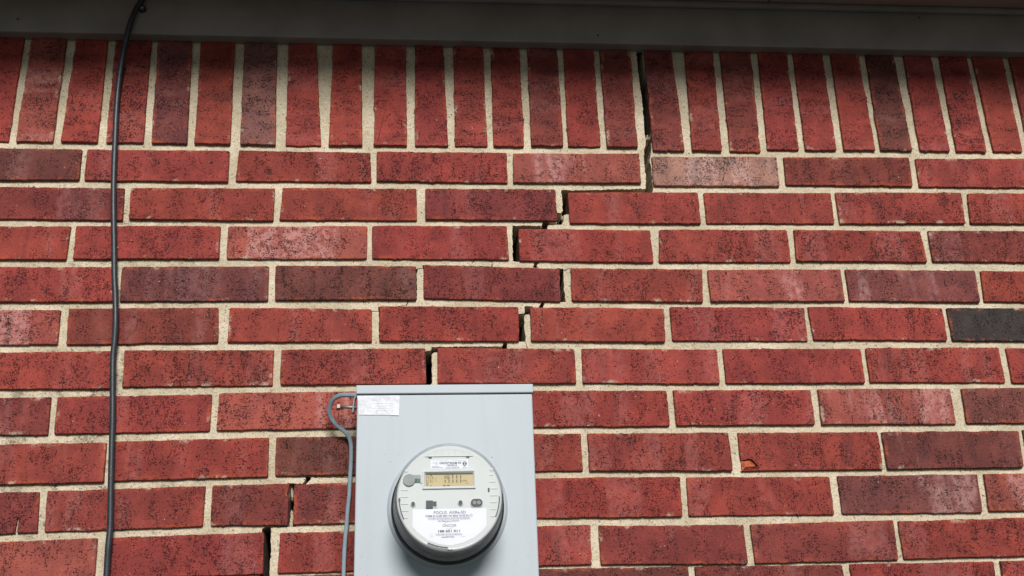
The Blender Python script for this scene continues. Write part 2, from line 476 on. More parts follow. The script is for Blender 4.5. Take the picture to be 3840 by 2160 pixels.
# corner coordinates on the wall in metres, [x, z] top-left, top-right, bottom-right, bottom-left
SOLDIERS = [[(-0.77751, 2.78929), (-0.71502, 2.78866), (-0.71699, 2.54466), (-0.77849, 2.54529)],
    [(-0.70173, 2.78825), (-0.63923, 2.78823), (-0.64051, 2.54423), (-0.70436, 2.54425)],
    [(-0.62165, 2.78929), (-0.56576, 2.78838), (-0.56382, 2.54438), (-0.62746, 2.54529)],
    [(-0.55269, 2.78858), (-0.48758, 2.78945), (-0.4841, 2.54545), (-0.54905, 2.54458)],
    [(-0.47581, 2.78846), (-0.41421, 2.78752), (-0.40717, 2.54352), (-0.46963, 2.54446)],
    [(-0.39775, 2.78857), (-0.33582, 2.78794), (-0.3312, 2.54394), (-0.39483, 2.54457)],
    [(-0.31823, 2.78817), (-0.25853, 2.78751), (-0.25087, 2.54351), (-0.31376, 2.54417)],
    [(-0.23626, 2.78774), (-0.18642, 2.78769), (-0.16932, 2.54369), (-0.2333, 2.54374)],
    [(-0.15261, 2.78786), (-0.10079, 2.78866), (-0.09515, 2.54466), (-0.15611, 2.54386)],
    [(-0.07549, 2.78894), (-0.01745, 2.78913), (-0.01431, 2.54513), (-0.07386, 2.54494)],
    [(0.00041, 2.78932), (0.05288, 2.78952), (0.06147, 2.54552), (0.00043, 2.54532)],
    [(0.07281, 2.79028), (0.12897, 2.79046), (0.13371, 2.54646), (0.07362, 2.54628)],
    [(0.14417, 2.79061), (0.19955, 2.79043), (0.20079, 2.54643), (0.14458, 2.54661)],
    [(0.21443, 2.79152), (0.27178, 2.792), (0.27399, 2.548), (0.21449, 2.54752)],
    [(0.2841, 2.79212), (0.34242, 2.79292), (0.34433, 2.54892), (0.28361, 2.54812)],
    [(0.35378, 2.79154), (0.41388, 2.79168), (0.41415, 2.54768), (0.35587, 2.54754)],
    [(0.44079, 2.78528), (0.4945, 2.78512), (0.50238, 2.54112), (0.44235, 2.54128)],
    [(0.52138, 2.78531), (0.5774, 2.78509), (0.57315, 2.54109), (0.51696, 2.54131)],
    [(0.59078, 2.78529), (0.65207, 2.78542), (0.64837, 2.54142), (0.58896, 2.54129)],
    [(0.66704, 2.79024), (0.72442, 2.79009), (0.72274, 2.54609), (0.66151, 2.54624)],
    [(0.7369, 2.79024), (0.79628, 2.79039), (0.79584, 2.54639), (0.73504, 2.54624)],
    [(0.81271, 2.79058), (0.86908, 2.79073), (0.87173, 2.54673), (0.81024, 2.54658)],
    [(0.88361, 2.7915), (0.94102, 2.79072), (0.94486, 2.54672), (0.88255, 2.5475)],
    [(0.96048, 2.79186), (1.0166, 2.79072), (1.01991, 2.54672), (0.96049, 2.54786)],
    [(1.03451, 2.79088), (1.09127, 2.79038), (1.09273, 2.54638), (1.03255, 2.54688)],
    [(1.10155, 2.79182), (1.16468, 2.79193), (1.16578, 2.54793), (1.10687, 2.54782)],
    [(1.17969, 2.79209), (1.24004, 2.79129), (1.24123, 2.54729), (1.17887, 2.54809)],
    [(1.25123, 2.79209), (1.30923, 2.79209), (1.30923, 2.54729), (1.25123, 2.54729)],
    [(1.31923, 2.79209), (1.37723, 2.79209), (1.37723, 2.54729), (1.31923, 2.54729)],
    [(1.38723, 2.79209), (1.44523, 2.79209), (1.44523, 2.54729), (1.38723, 2.54729)],
    [(1.45523, 2.79209), (1.51323, 2.79209), (1.51323, 2.54729), (1.45523, 2.54729)],
    [(1.52323, 2.79209), (1.58123, 2.79209), (1.58123, 2.54729), (1.52323, 2.54729)],
    [(1.59123, 2.79209), (1.64923, 2.79209), (1.64923, 2.54729), (1.59123, 2.54729)],
    [(1.65923, 2.79209), (1.71723, 2.79209), (1.71723, 2.54729), (1.65923, 2.54729)],
    [(1.72723, 2.79209), (1.78523, 2.79209), (1.78523, 2.54729), (1.72723, 2.54729)],
    [(1.79523, 2.79209), (1.85323, 2.79209), (1.85323, 2.54729), (1.79523, 2.54729)],
    [(1.86323, 2.79209), (1.92123, 2.79209), (1.92123, 2.54729), (1.86323, 2.54729)],
    [(1.93123, 2.79209), (1.98923, 2.79209), (1.98923, 2.54729), (1.93123, 2.54729)],
    [(1.99923, 2.79209), (2.05723, 2.79209), (2.05723, 2.54729), (1.99923, 2.54729)],
    [(2.06723, 2.79209), (2.12523, 2.79209), (2.12523, 2.54729), (2.06723, 2.54729)],
    [(2.13523, 2.79209), (2.19323, 2.79209), (2.19323, 2.54729), (2.13523, 2.54729)],
    [(2.20323, 2.79209), (2.26123, 2.79209), (2.26123, 2.54729), (2.20323, 2.54729)],
    [(2.27123, 2.79209), (2.32923, 2.79209), (2.32923, 2.54729), (2.27123, 2.54729)],
    [(2.33923, 2.79209), (2.39723, 2.79209), (2.39723, 2.54729), (2.33923, 2.54729)],
    [(2.40723, 2.79209), (2.46523, 2.79209), (2.46523, 2.54729), (2.40723, 2.54729)],
    [(2.47523, 2.79209), (2.53323, 2.79209), (2.53323, 2.54729), (2.47523, 2.54729)],
    [(2.54323, 2.79209), (2.60123, 2.79209), (2.60123, 2.54729), (2.54323, 2.54729)],
    [(-0.85049, 2.78929), (-0.78849, 2.78929), (-0.78849, 2.54529), (-0.85049, 2.54529)],
    [(-0.92349, 2.78929), (-0.86149, 2.78929), (-0.86149, 2.54529), (-0.92349, 2.54529)],
    [(-0.99649, 2.78929), (-0.93449, 2.78929), (-0.93449, 2.54529), (-0.99649, 2.54529)],
    [(-1.06949, 2.78929), (-1.00749, 2.78929), (-1.00749, 2.54529), (-1.06949, 2.54529)],
    [(-1.14249, 2.78929), (-1.08049, 2.78929), (-1.08049, 2.54529), (-1.14249, 2.54529)],
    [(-1.21549, 2.78929), (-1.15349, 2.78929), (-1.15349, 2.54529), (-1.21549, 2.54529)],
    [(-1.28849, 2.78929), (-1.22649, 2.78929), (-1.22649, 2.54529), (-1.28849, 2.54529)],
    [(-1.36149, 2.78929), (-1.29949, 2.78929), (-1.29949, 2.54529), (-1.36149, 2.54529)],
    [(-1.43449, 2.78929), (-1.37249, 2.78929), (-1.37249, 2.54529), (-1.43449, 2.54529)],
    [(-1.50749, 2.78929), (-1.44549, 2.78929), (-1.44549, 2.54529), (-1.50749, 2.54529)],
    [(-1.58049, 2.78929), (-1.51849, 2.78929), (-1.51849, 2.54529), (-1.58049, 2.54529)],
    [(-1.65349, 2.78929), (-1.59149, 2.78929), (-1.59149, 2.54529), (-1.65349, 2.54529)],
    [(-1.72649, 2.78929), (-1.66449, 2.78929), (-1.66449, 2.54529), (-1.72649, 2.54529)],
    [(-1.79949, 2.78929), (-1.73749, 2.78929), (-1.73749, 2.54529), (-1.79949, 2.54529)]]
ROWS = {
  1: [[(-0.82887, 2.53152), (-0.58868, 2.53113), (-0.58794, 2.47029), (-0.82702, 2.46791)],
    [(-0.57987, 2.53182), (-0.33178, 2.53146), (-0.33073, 2.46907), (-0.57917, 2.47037)],
    [(-0.31522, 2.53285), (-0.08032, 2.53076), (-0.07817, 2.47153), (-0.31826, 2.47122)],
    [(-0.06892, 2.533), (0.16868, 2.53387), (0.16848, 2.47186), (-0.06873, 2.47367)],
    [(0.18032, 2.5325), (0.41542, 2.53451), (0.41517, 2.47394), (0.17845, 2.47255)],
    [(0.43862, 2.52898), (0.67666, 2.53002), (0.67574, 2.46978), (0.43817, 2.46906)],
    [(0.69042, 2.53111), (0.93537, 2.53313), (0.93348, 2.47219), (0.68877, 2.47293)],
    [(0.9481, 2.5311), (1.20271, 2.53414), (1.19988, 2.47158), (0.94629, 2.47139)],
    [(1.20988, 2.53414), (1.45288, 2.53414), (1.45288, 2.47158), (1.20988, 2.47158)],
    [(-1.08002, 2.53152), (-0.83702, 2.53152), (-0.83702, 2.46791), (-1.08002, 2.46791)]],
  2: [[(-0.74798, 2.45658), (-0.50857, 2.45567), (-0.50621, 2.39345), (-0.74843, 2.39554)],
    [(-0.49724, 2.45577), (-0.24839, 2.45748), (-0.24814, 2.39392), (-0.49545, 2.39576)],
    [(-0.23502, 2.45905), (0.00308, 2.45978), (0.00411, 2.39662), (-0.23725, 2.39597)],
    [(0.01895, 2.45934), (0.2555, 2.46061), (0.25612, 2.39703), (0.01876, 2.39844)],
    [(0.27764, 2.454), (0.51926, 2.45612), (0.52008, 2.39338), (0.27865, 2.39253)],
    [(0.53033, 2.45622), (0.77227, 2.45773), (0.77125, 2.39487), (0.53054, 2.39403)],
    [(0.78085, 2.45842), (1.02504, 2.45995), (1.02269, 2.39636), (0.78106, 2.39493)],
    [(1.03837, 2.45853), (1.29037, 2.46072), (1.2845, 2.3964), (1.03272, 2.39642)],
    [(1.2945, 2.46072), (1.5375, 2.46072), (1.5375, 2.3964), (1.2945, 2.3964)],
    [(-1.00143, 2.45658), (-0.75843, 2.45658), (-0.75843, 2.39554), (-1.00143, 2.39554)]],
  3: [[(-0.82885, 2.38127), (-0.59233, 2.38179), (-0.59376, 2.31954), (-0.82931, 2.32024)],
    [(-0.58304, 2.38268), (-0.33859, 2.38324), (-0.33734, 2.3216), (-0.58293, 2.32092)],
    [(-0.32576, 2.38415), (-0.08343, 2.38554), (-0.08376, 2.3223), (-0.32488, 2.32219)],
    [(-0.07542, 2.38616), (0.16439, 2.38696), (0.16666, 2.32159), (-0.07456, 2.32316)],
    [(0.18551, 2.38133), (0.42452, 2.37973), (0.42642, 2.31662), (0.18505, 2.31968)],
    [(0.44143, 2.38127), (0.67948, 2.38256), (0.67959, 2.3181), (0.4364, 2.31749)],
    [(0.69195, 2.38263), (0.93179, 2.38095), (0.93626, 2.31873), (0.68971, 2.32013)],
    [(0.94748, 2.38163), (1.19405, 2.38233), (1.19188, 2.31849), (0.94684, 2.31992)],
    [(1.20188, 2.38233), (1.44488, 2.38233), (1.44488, 2.31849), (1.20188, 2.31849)],
    [(-1.08231, 2.38127), (-0.83931, 2.38127), (-0.83931, 2.32024), (-1.08231, 2.32024)]],
  4: [[(-0.75198, 2.30569), (-0.50933, 2.30619), (-0.50883, 2.24329), (-0.75158, 2.24221)],
    [(-0.49884, 2.30675), (-0.25188, 2.30864), (-0.25067, 2.24439), (-0.49798, 2.24381)],
    [(-0.24061, 2.30949), (0.00226, 2.30863), (0.00275, 2.24606), (-0.23881, 2.24572)],
    [(0.01513, 2.31088), (0.25587, 2.30496), (0.25481, 2.24257), (0.01548, 2.24904)],
    [(0.27565, 2.30556), (0.51341, 2.30404), (0.5094, 2.24095), (0.27518, 2.24392)],
    [(0.52324, 2.30264), (0.76928, 2.30451), (0.76965, 2.24265), (0.52365, 2.24232)],
    [(0.7781, 2.30453), (1.02322, 2.30209), (1.02208, 2.24043), (0.77795, 2.24348)],
    [(1.03449, 2.30211), (1.28568, 2.30108), (1.28287, 2.24017), (1.03071, 2.24184)],
    [(1.29287, 2.30108), (1.53587, 2.30108), (1.53587, 2.24017), (1.29287, 2.24017)],
    [(-1.00458, 2.30569), (-0.76158, 2.30569), (-0.76158, 2.24221), (-1.00458, 2.24221)]],
  5: [[(-0.82957, 2.22853), (-0.59238, 2.22892), (-0.59141, 2.16804), (-0.83186, 2.16787)],
    [(-0.57996, 2.23152), (-0.33315, 2.23301), (-0.32975, 2.16997), (-0.57737, 2.16747)],
    [(-0.31393, 2.23245), (-0.07353, 2.22941), (-0.07271, 2.17015), (-0.31448, 2.17068)],
    [(-0.06049, 2.23424), (0.1801, 2.2331), (0.17929, 2.16985), (-0.05977, 2.17141)],
    [(0.2002, 2.23225), (0.43761, 2.22916), (0.43526, 2.16741), (0.20023, 2.1703)],
    [(0.44847, 2.23273), (0.69317, 2.23099), (0.69185, 2.1682), (0.44827, 2.17004)],
    [(0.69957, 2.23238), (0.94843, 2.22922), (0.94813, 2.16793), (0.70229, 2.17033)],
    [(0.95687, 2.23005), (1.20925, 2.22882), (1.20634, 2.16544), (0.9577, 2.16789)],
    [(1.21634, 2.22882), (1.45934, 2.22882), (1.45934, 2.16544), (1.21634, 2.16544)],
    [(-1.08486, 2.22853), (-0.84186, 2.22853), (-0.84186, 2.16787), (-1.08486, 2.16787)]],
  6: [[(-0.73699, 2.15349), (-0.49518, 2.15606), (-0.49387, 2.09105), (-0.73758, 2.09107)],
    [(-0.4817, 2.15727), (-0.23635, 2.15655), (-0.23602, 2.0945), (-0.48024, 2.09394)],
    [(-0.22366, 2.15727), (0.0185, 2.1579), (0.01953, 2.09504), (-0.22325, 2.09567)],
    [(0.03856, 2.15859), (0.27461, 2.15612), (0.27526, 2.09434), (0.03862, 2.09618)],
    [(0.28747, 2.15659), (0.52536, 2.15354), (0.52527, 2.09162), (0.2862, 2.09478)],
    [(0.53626, 2.15483), (0.78446, 2.15361), (0.7846, 2.09093), (0.53625, 2.09232)],
    [(0.79461, 2.15493), (1.04097, 2.15511), (1.04134, 2.08975), (0.79357, 2.09219)],
    [(1.05391, 2.15367), (1.30439, 2.15245), (1.30521, 2.08718), (1.05348, 2.08912)],
    [(1.31521, 2.15245), (1.55821, 2.15245), (1.55821, 2.08718), (1.31521, 2.08718)],
    [(-0.99058, 2.15349), (-0.74758, 2.15349), (-0.74758, 2.09107), (-0.99058, 2.09107)]],
  7: [[(-0.82686, 2.07705), (-0.5915, 2.07814), (-0.5897, 2.0151), (-0.83273, 2.01441)],
    [(-0.58102, 2.07805), (-0.33429, 2.08088), (-0.33385, 2.01818), (-0.57995, 2.0162)],
    [(-0.32246, 2.08254), (-0.07079, 2.0837), (-0.07186, 2.02011), (-0.32331, 2.01928)],
    [(-0.05805, 2.0841), (0.18014, 2.08211), (0.17802, 2.01954), (-0.05855, 2.02071)],
    [(0.19219, 2.08201), (0.43003, 2.08054), (0.43131, 2.01822), (0.19164, 2.01888)],
    [(0.44165, 2.08123), (0.68382, 2.07922), (0.685, 2.01796), (0.44278, 2.0186)],
    [(0.69766, 2.08042), (0.93662, 2.07979), (0.93738, 2.01647), (0.69669, 2.01783)],
    [(0.95734, 2.07962), (1.20652, 2.08029), (1.20416, 2.01618), (0.95614, 2.01705)],
    [(1.21416, 2.08029), (1.45716, 2.08029), (1.45716, 2.01618), (1.21416, 2.01618)],
    [(-1.08573, 2.07705), (-0.84273, 2.07705), (-0.84273, 2.01441), (-1.08573, 2.01441)]],
  8: [[(-0.74137, 2.00019), (-0.49617, 2.00191), (-0.49432, 1.9371), (-0.74133, 1.93444)],
    [(-0.48563, 2.00298), (-0.23801, 2.00652), (-0.23669, 1.94193), (-0.48556, 1.93862)],
    [(-0.22616, 2.00711), (0.01923, 2.00788), (0.01901, 1.94411), (-0.22524, 1.94295)],
    [(0.03141, 2.00823), (0.27824, 2.00732), (0.27857, 1.94394), (0.03177, 1.94465)],
    [(0.28898, 2.00719), (0.53081, 2.00563), (0.53173, 1.94023), (0.28918, 1.94379)],
    [(0.54691, 2.00544), (0.79396, 2.00384), (0.79314, 1.93891), (0.54734, 1.9395)],
    [(0.8005, 2.00376), (1.04707, 2.00298), (1.04341, 1.93858), (0.80167, 1.93879)],
    [(1.05547, 2.00471), (1.30339, 2.00187), (1.30336, 1.93664), (1.0541, 1.93894)],
    [(1.31336, 2.00187), (1.55636, 2.00187), (1.55636, 1.93664), (1.31336, 1.93664)],
    [(-0.99433, 2.00019), (-0.75133, 2.00019), (-0.75133, 1.93444), (-0.99433, 1.93444)]],
  9: [[(-0.82877, 1.92087), (-0.59223, 1.92392), (-0.58812, 1.85955), (-0.83153, 1.85753)],
    [(-0.57994, 1.92489), (-0.33458, 1.92847), (-0.33497, 1.86455), (-0.57776, 1.86048)],
    [(-0.32377, 1.92972), (-0.20053, 1.93016), (-0.20093, 1.86364), (-0.32289, 1.86524)],
    [(-0.19461, 1.92864), (-0.07301, 1.93224), (-0.07205, 1.8659), (-0.19286, 1.86465)],
    [(-0.06113, 1.93326), (0.17997, 1.93319), (0.17888, 1.86716), (-0.06032, 1.86685)],
    [(0.19095, 1.93303), (0.44118, 1.93168), (0.43974, 1.866), (0.19024, 1.86814)],
    [(0.45211, 1.93078), (0.69811, 1.92855), (0.69827, 1.86448), (0.45091, 1.86652)],
    [(0.71181, 1.92934), (0.95824, 1.92816), (0.95574, 1.8633), (0.7118, 1.86521)],
    [(0.97017, 1.92874), (1.2197, 1.9263), (1.22064, 1.86308), (0.96811, 1.86555)],
    [(1.23064, 1.9263), (1.47364, 1.9263), (1.47364, 1.86308), (1.23064, 1.86308)],
    [(-1.08453, 1.92087), (-0.84153, 1.92087), (-0.84153, 1.85753), (-1.08453, 1.85753)]],
  10: [[(-0.73597, 1.84446), (-0.49554, 1.8498), (-0.49413, 1.78592), (-0.73972, 1.78169)],
    [(-0.48166, 1.84998), (-0.23869, 1.85349), (-0.2372, 1.78837), (-0.47938, 1.78669)],
    [(-0.21364, 1.85232), (0.02224, 1.8536), (0.02081, 1.79127), (-0.21486, 1.78968)],
    [(0.03406, 1.85384), (0.28595, 1.85569), (0.28478, 1.79241), (0.03366, 1.79144)],
    [(0.29923, 1.85426), (0.54066, 1.85093), (0.54173, 1.78732), (0.29961, 1.79163)],
    [(0.55239, 1.85119), (0.79789, 1.8539), (0.7969, 1.78846), (0.55408, 1.78776)],
    [(0.80602, 1.85205), (1.05231, 1.85367), (1.05204, 1.79025), (0.80664, 1.78944)],
    [(1.06535, 1.85343), (1.31387, 1.85142), (1.31308, 1.78721), (1.06492, 1.78998)],
    [(1.32308, 1.85142), (1.56608, 1.85142), (1.56608, 1.78721), (1.32308, 1.78721)],
    [(-0.99272, 1.84446), (-0.74972, 1.84446), (-0.74972, 1.78169), (-0.99272, 1.78169)]],
  11: [[(-0.82772, 1.77537), (-0.59117, 1.77842), (-0.58706, 1.71405), (-0.83047, 1.71203)],
    [(-0.57888, 1.77939), (-0.33352, 1.78297), (-0.33391, 1.71905), (-0.5767, 1.71498)],
    [(-0.32271, 1.78422), (-0.07195, 1.78674), (-0.071, 1.7204), (-0.32184, 1.71974)],
    [(-0.06007, 1.78776), (0.18103, 1.78769), (0.17993, 1.72166), (-0.05926, 1.72135)],
    [(0.19201, 1.78753), (0.44223, 1.78618), (0.4408, 1.7205), (0.19129, 1.72264)],
    [(0.45317, 1.78528), (0.69917, 1.78305), (0.69933, 1.71898), (0.45197, 1.72102)],
    [(0.71287, 1.78384), (0.9593, 1.78266), (0.9568, 1.7178), (0.71286, 1.71971)],
    [(0.97123, 1.78324), (1.22076, 1.7808), (1.2217, 1.71758), (0.96917, 1.72005)],
    [(1.2317, 1.7808), (1.4747, 1.7808), (1.4747, 1.71758), (1.2317, 1.71758)],
    [(-1.08347, 1.77537), (-0.84047, 1.77537), (-0.84047, 1.71203), (-1.08347, 1.71203)]],
  12: [[(-0.73597, 1.69896), (-0.49554, 1.7043), (-0.49413, 1.64042), (-0.73972, 1.63619)],
    [(-0.48166, 1.70448), (-0.23869, 1.70799), (-0.2372, 1.64287), (-0.47938, 1.64119)],
    [(-0.21364, 1.70682), (0.02224, 1.7081), (0.02081, 1.64577), (-0.21486, 1.64418)],
    [(0.03406, 1.70834), (0.28595, 1.71019), (0.28478, 1.64691), (0.03366, 1.64594)],
    [(0.29923, 1.70876), (0.54066, 1.70543), (0.54173, 1.64182), (0.29961, 1.64613)],
    [(0.55239, 1.70569), (0.79789, 1.7084), (0.7969, 1.64296), (0.55408, 1.64226)],
    [(0.80602, 1.70655), (1.05231, 1.70817), (1.05204, 1.64475), (0.80664, 1.64394)],
    [(1.06535, 1.70793), (1.31387, 1.70592), (1.31308, 1.64171), (1.06492, 1.64448)],
    [(1.32308, 1.70592), (1.56608, 1.70592), (1.56608, 1.64171), (1.32308, 1.64171)],
    [(-0.99272, 1.69896), (-0.74972, 1.69896), (-0.74972, 1.63619), (-0.99272, 1.63619)]],
  13: [[(-0.82772, 1.62987), (-0.59117, 1.63292), (-0.58706, 1.56855), (-0.83047, 1.56653)],
    [(-0.57888, 1.63389), (-0.33352, 1.63747), (-0.33391, 1.57355), (-0.5767, 1.56948)],
    [(-0.32271, 1.63872), (-0.07195, 1.64124), (-0.071, 1.5749), (-0.32184, 1.57424)],
    [(-0.06007, 1.64226), (0.18103, 1.64219), (0.17993, 1.57616), (-0.05926, 1.57585)],
    [(0.19201, 1.64203), (0.44223, 1.64068), (0.4408, 1.575), (0.19129, 1.57714)],
    [(0.45317, 1.63978), (0.69917, 1.63755), (0.69933, 1.57348), (0.45197, 1.57552)],
    [(0.71287, 1.63834), (0.9593, 1.63716), (0.9568, 1.5723), (0.71286, 1.57421)],
    [(0.97123, 1.63774), (1.22076, 1.6353), (1.2217, 1.57208), (0.96917, 1.57455)],
    [(1.2317, 1.6353), (1.4747, 1.6353), (1.4747, 1.57208), (1.2317, 1.57208)],
    [(-1.08347, 1.62987), (-0.84047, 1.62987), (-0.84047, 1.56653), (-1.08347, 1.56653)]],}
ROW_TONES = {
    1: 'dnnnlpon', 2: 'onnonnnn', 3: 'nnlnnnno', 4: 'nddonlmn', 5: 'lonnnnnk', 6: 'nnnnnnnn',
    7: 'onlnnnlm', 8: 'nndnnndn', 9: 'onoonnnml', 10: 'lnnnoonl', 11: 'nnondonn', 12: 'nonnlnon', 13: 'nnndnnon'}
SOLDIER_TONES = 'nlnndngnnnnnnonoononnndnnnn'

for i, q in enumerate(SOLDIERS):
    t = SOLDIER_TONES[i] if i < len(SOLDIER_TONES) else RND.choice('nno')
    brick(outline(q, RND, 0.0011), q, TONES[t], BANDS[t] * 0.6, proud=RND.uniform(-0.0005, 0.0012), rot=True)

SIDES = {   # traced broken edges: (row, index) -> {edge: points}, edge 1 = right side going down, 3 = left side going up, 2 = bottom going left
    (9, 2): {1: [(-0.2018, 1.9278), (-0.2026, 1.9237), (-0.2037, 1.9183), (-0.2054, 1.9124), (-0.2055, 1.9095), (-0.2033, 1.9064), (-0.2019, 1.9017), (-0.2023, 1.8946), (-0.202, 1.8864), (-0.2024, 1.8782), (-0.2014, 1.87)]},
    (9, 3): {3: [(-0.1934, 1.8745), (-0.1928, 1.8839), (-0.194, 1.891), (-0.1931, 1.898), (-0.1948, 1.9051), (-0.1946, 1.911), (-0.1941, 1.9169), (-0.1945, 1.9217), (-0.1939, 1.9253)]},
    (9, 0): {2: [(-0.5916, 1.8599), (-0.6094, 1.8598), (-0.618, 1.8595), (-0.6184, 1.8609), (-0.6184, 1.8686), (-0.6179, 1.8766), (-0.619, 1.8823), (-0.6174, 1.8878), (-0.6206, 1.8828), (-0.621, 1.8766), (-0.6216, 1.8705), (-0.6223, 1.8641), (-0.6213, 1.8596), (-0.6359, 1.8585), (-0.6579, 1.8576), (-0.6887, 1.8568), (-0.7327, 1.857)]},
    (8, 5): {3: [(0.5777, 1.9403), (0.5756, 1.9491), (0.5734, 1.9521), (0.5694, 1.9572), (0.5654, 1.9602), (0.5616, 1.9605), (0.5544, 1.9594), (0.5486, 1.958), (0.5475, 1.9645), (0.5473, 1.9746), (0.5476, 1.9872)], 2: [(0.7883, 1.9392), (0.7288, 1.9393), (0.6517, 1.9397), (0.6007, 1.94), (0.5803, 1.9398)]},
}
for r, L in ROWS.items():
    for i, q in enumerate(L):
        tn = ROW_TONES[r]
        t = tn[i] if i < len(tn) else 'n'
        amp = 0.0008
        sides = SIDES.get((r, i))
        brick(outline(q, RND, amp, sides), q, TONES[t], BANDS[t], fan=sides is None, proud=RND.uniform(-0.0006, 0.0012))

# the spalled corner on one brick shows raw orange clay
cp = [Vector(p) for p in [(0.5492, 1.9585), (0.5617, 1.961), (0.5659, 1.9605), (0.5699, 1.9574), (0.574, 1.9523), (0.5765, 1.9481), (0.579, 1.943), (0.5827, 1.9397), (0.572, 1.9396), (0.5594, 1.9398), (0.5487, 1.94), (0.5487, 1.9495)]]
cc = sum(cp, Vector((0, 0))) / len(cp)
V = [(p.x, 0.0015, p.y) for p in cp] + [(cc.x - 0.003, 0.0038, cc.y - 0.003), ] + [(p.x, 0.03, p.y) for p in cp]
n = len(cp)
# depth: deep near the curved break, shallow at the outer arris
for i in range(n):
    p = cp[i]
    V[i] = (p.x, 0.0056 if i in (1, 2, 3, 4, 5, 6) else 0.0022, p.y)
F = [(i, (i + 1) % n, n) for i in range(n)] + [(i, (i + 1) % n, n + 1 + (i + 1) % n, n + 1 + i) for i in range(n)]
chip = mesh_obj('broken_corner', V, F, M['raw_clay'], WALL)
chip['label'] = 'orange spalled corner of a red brick'

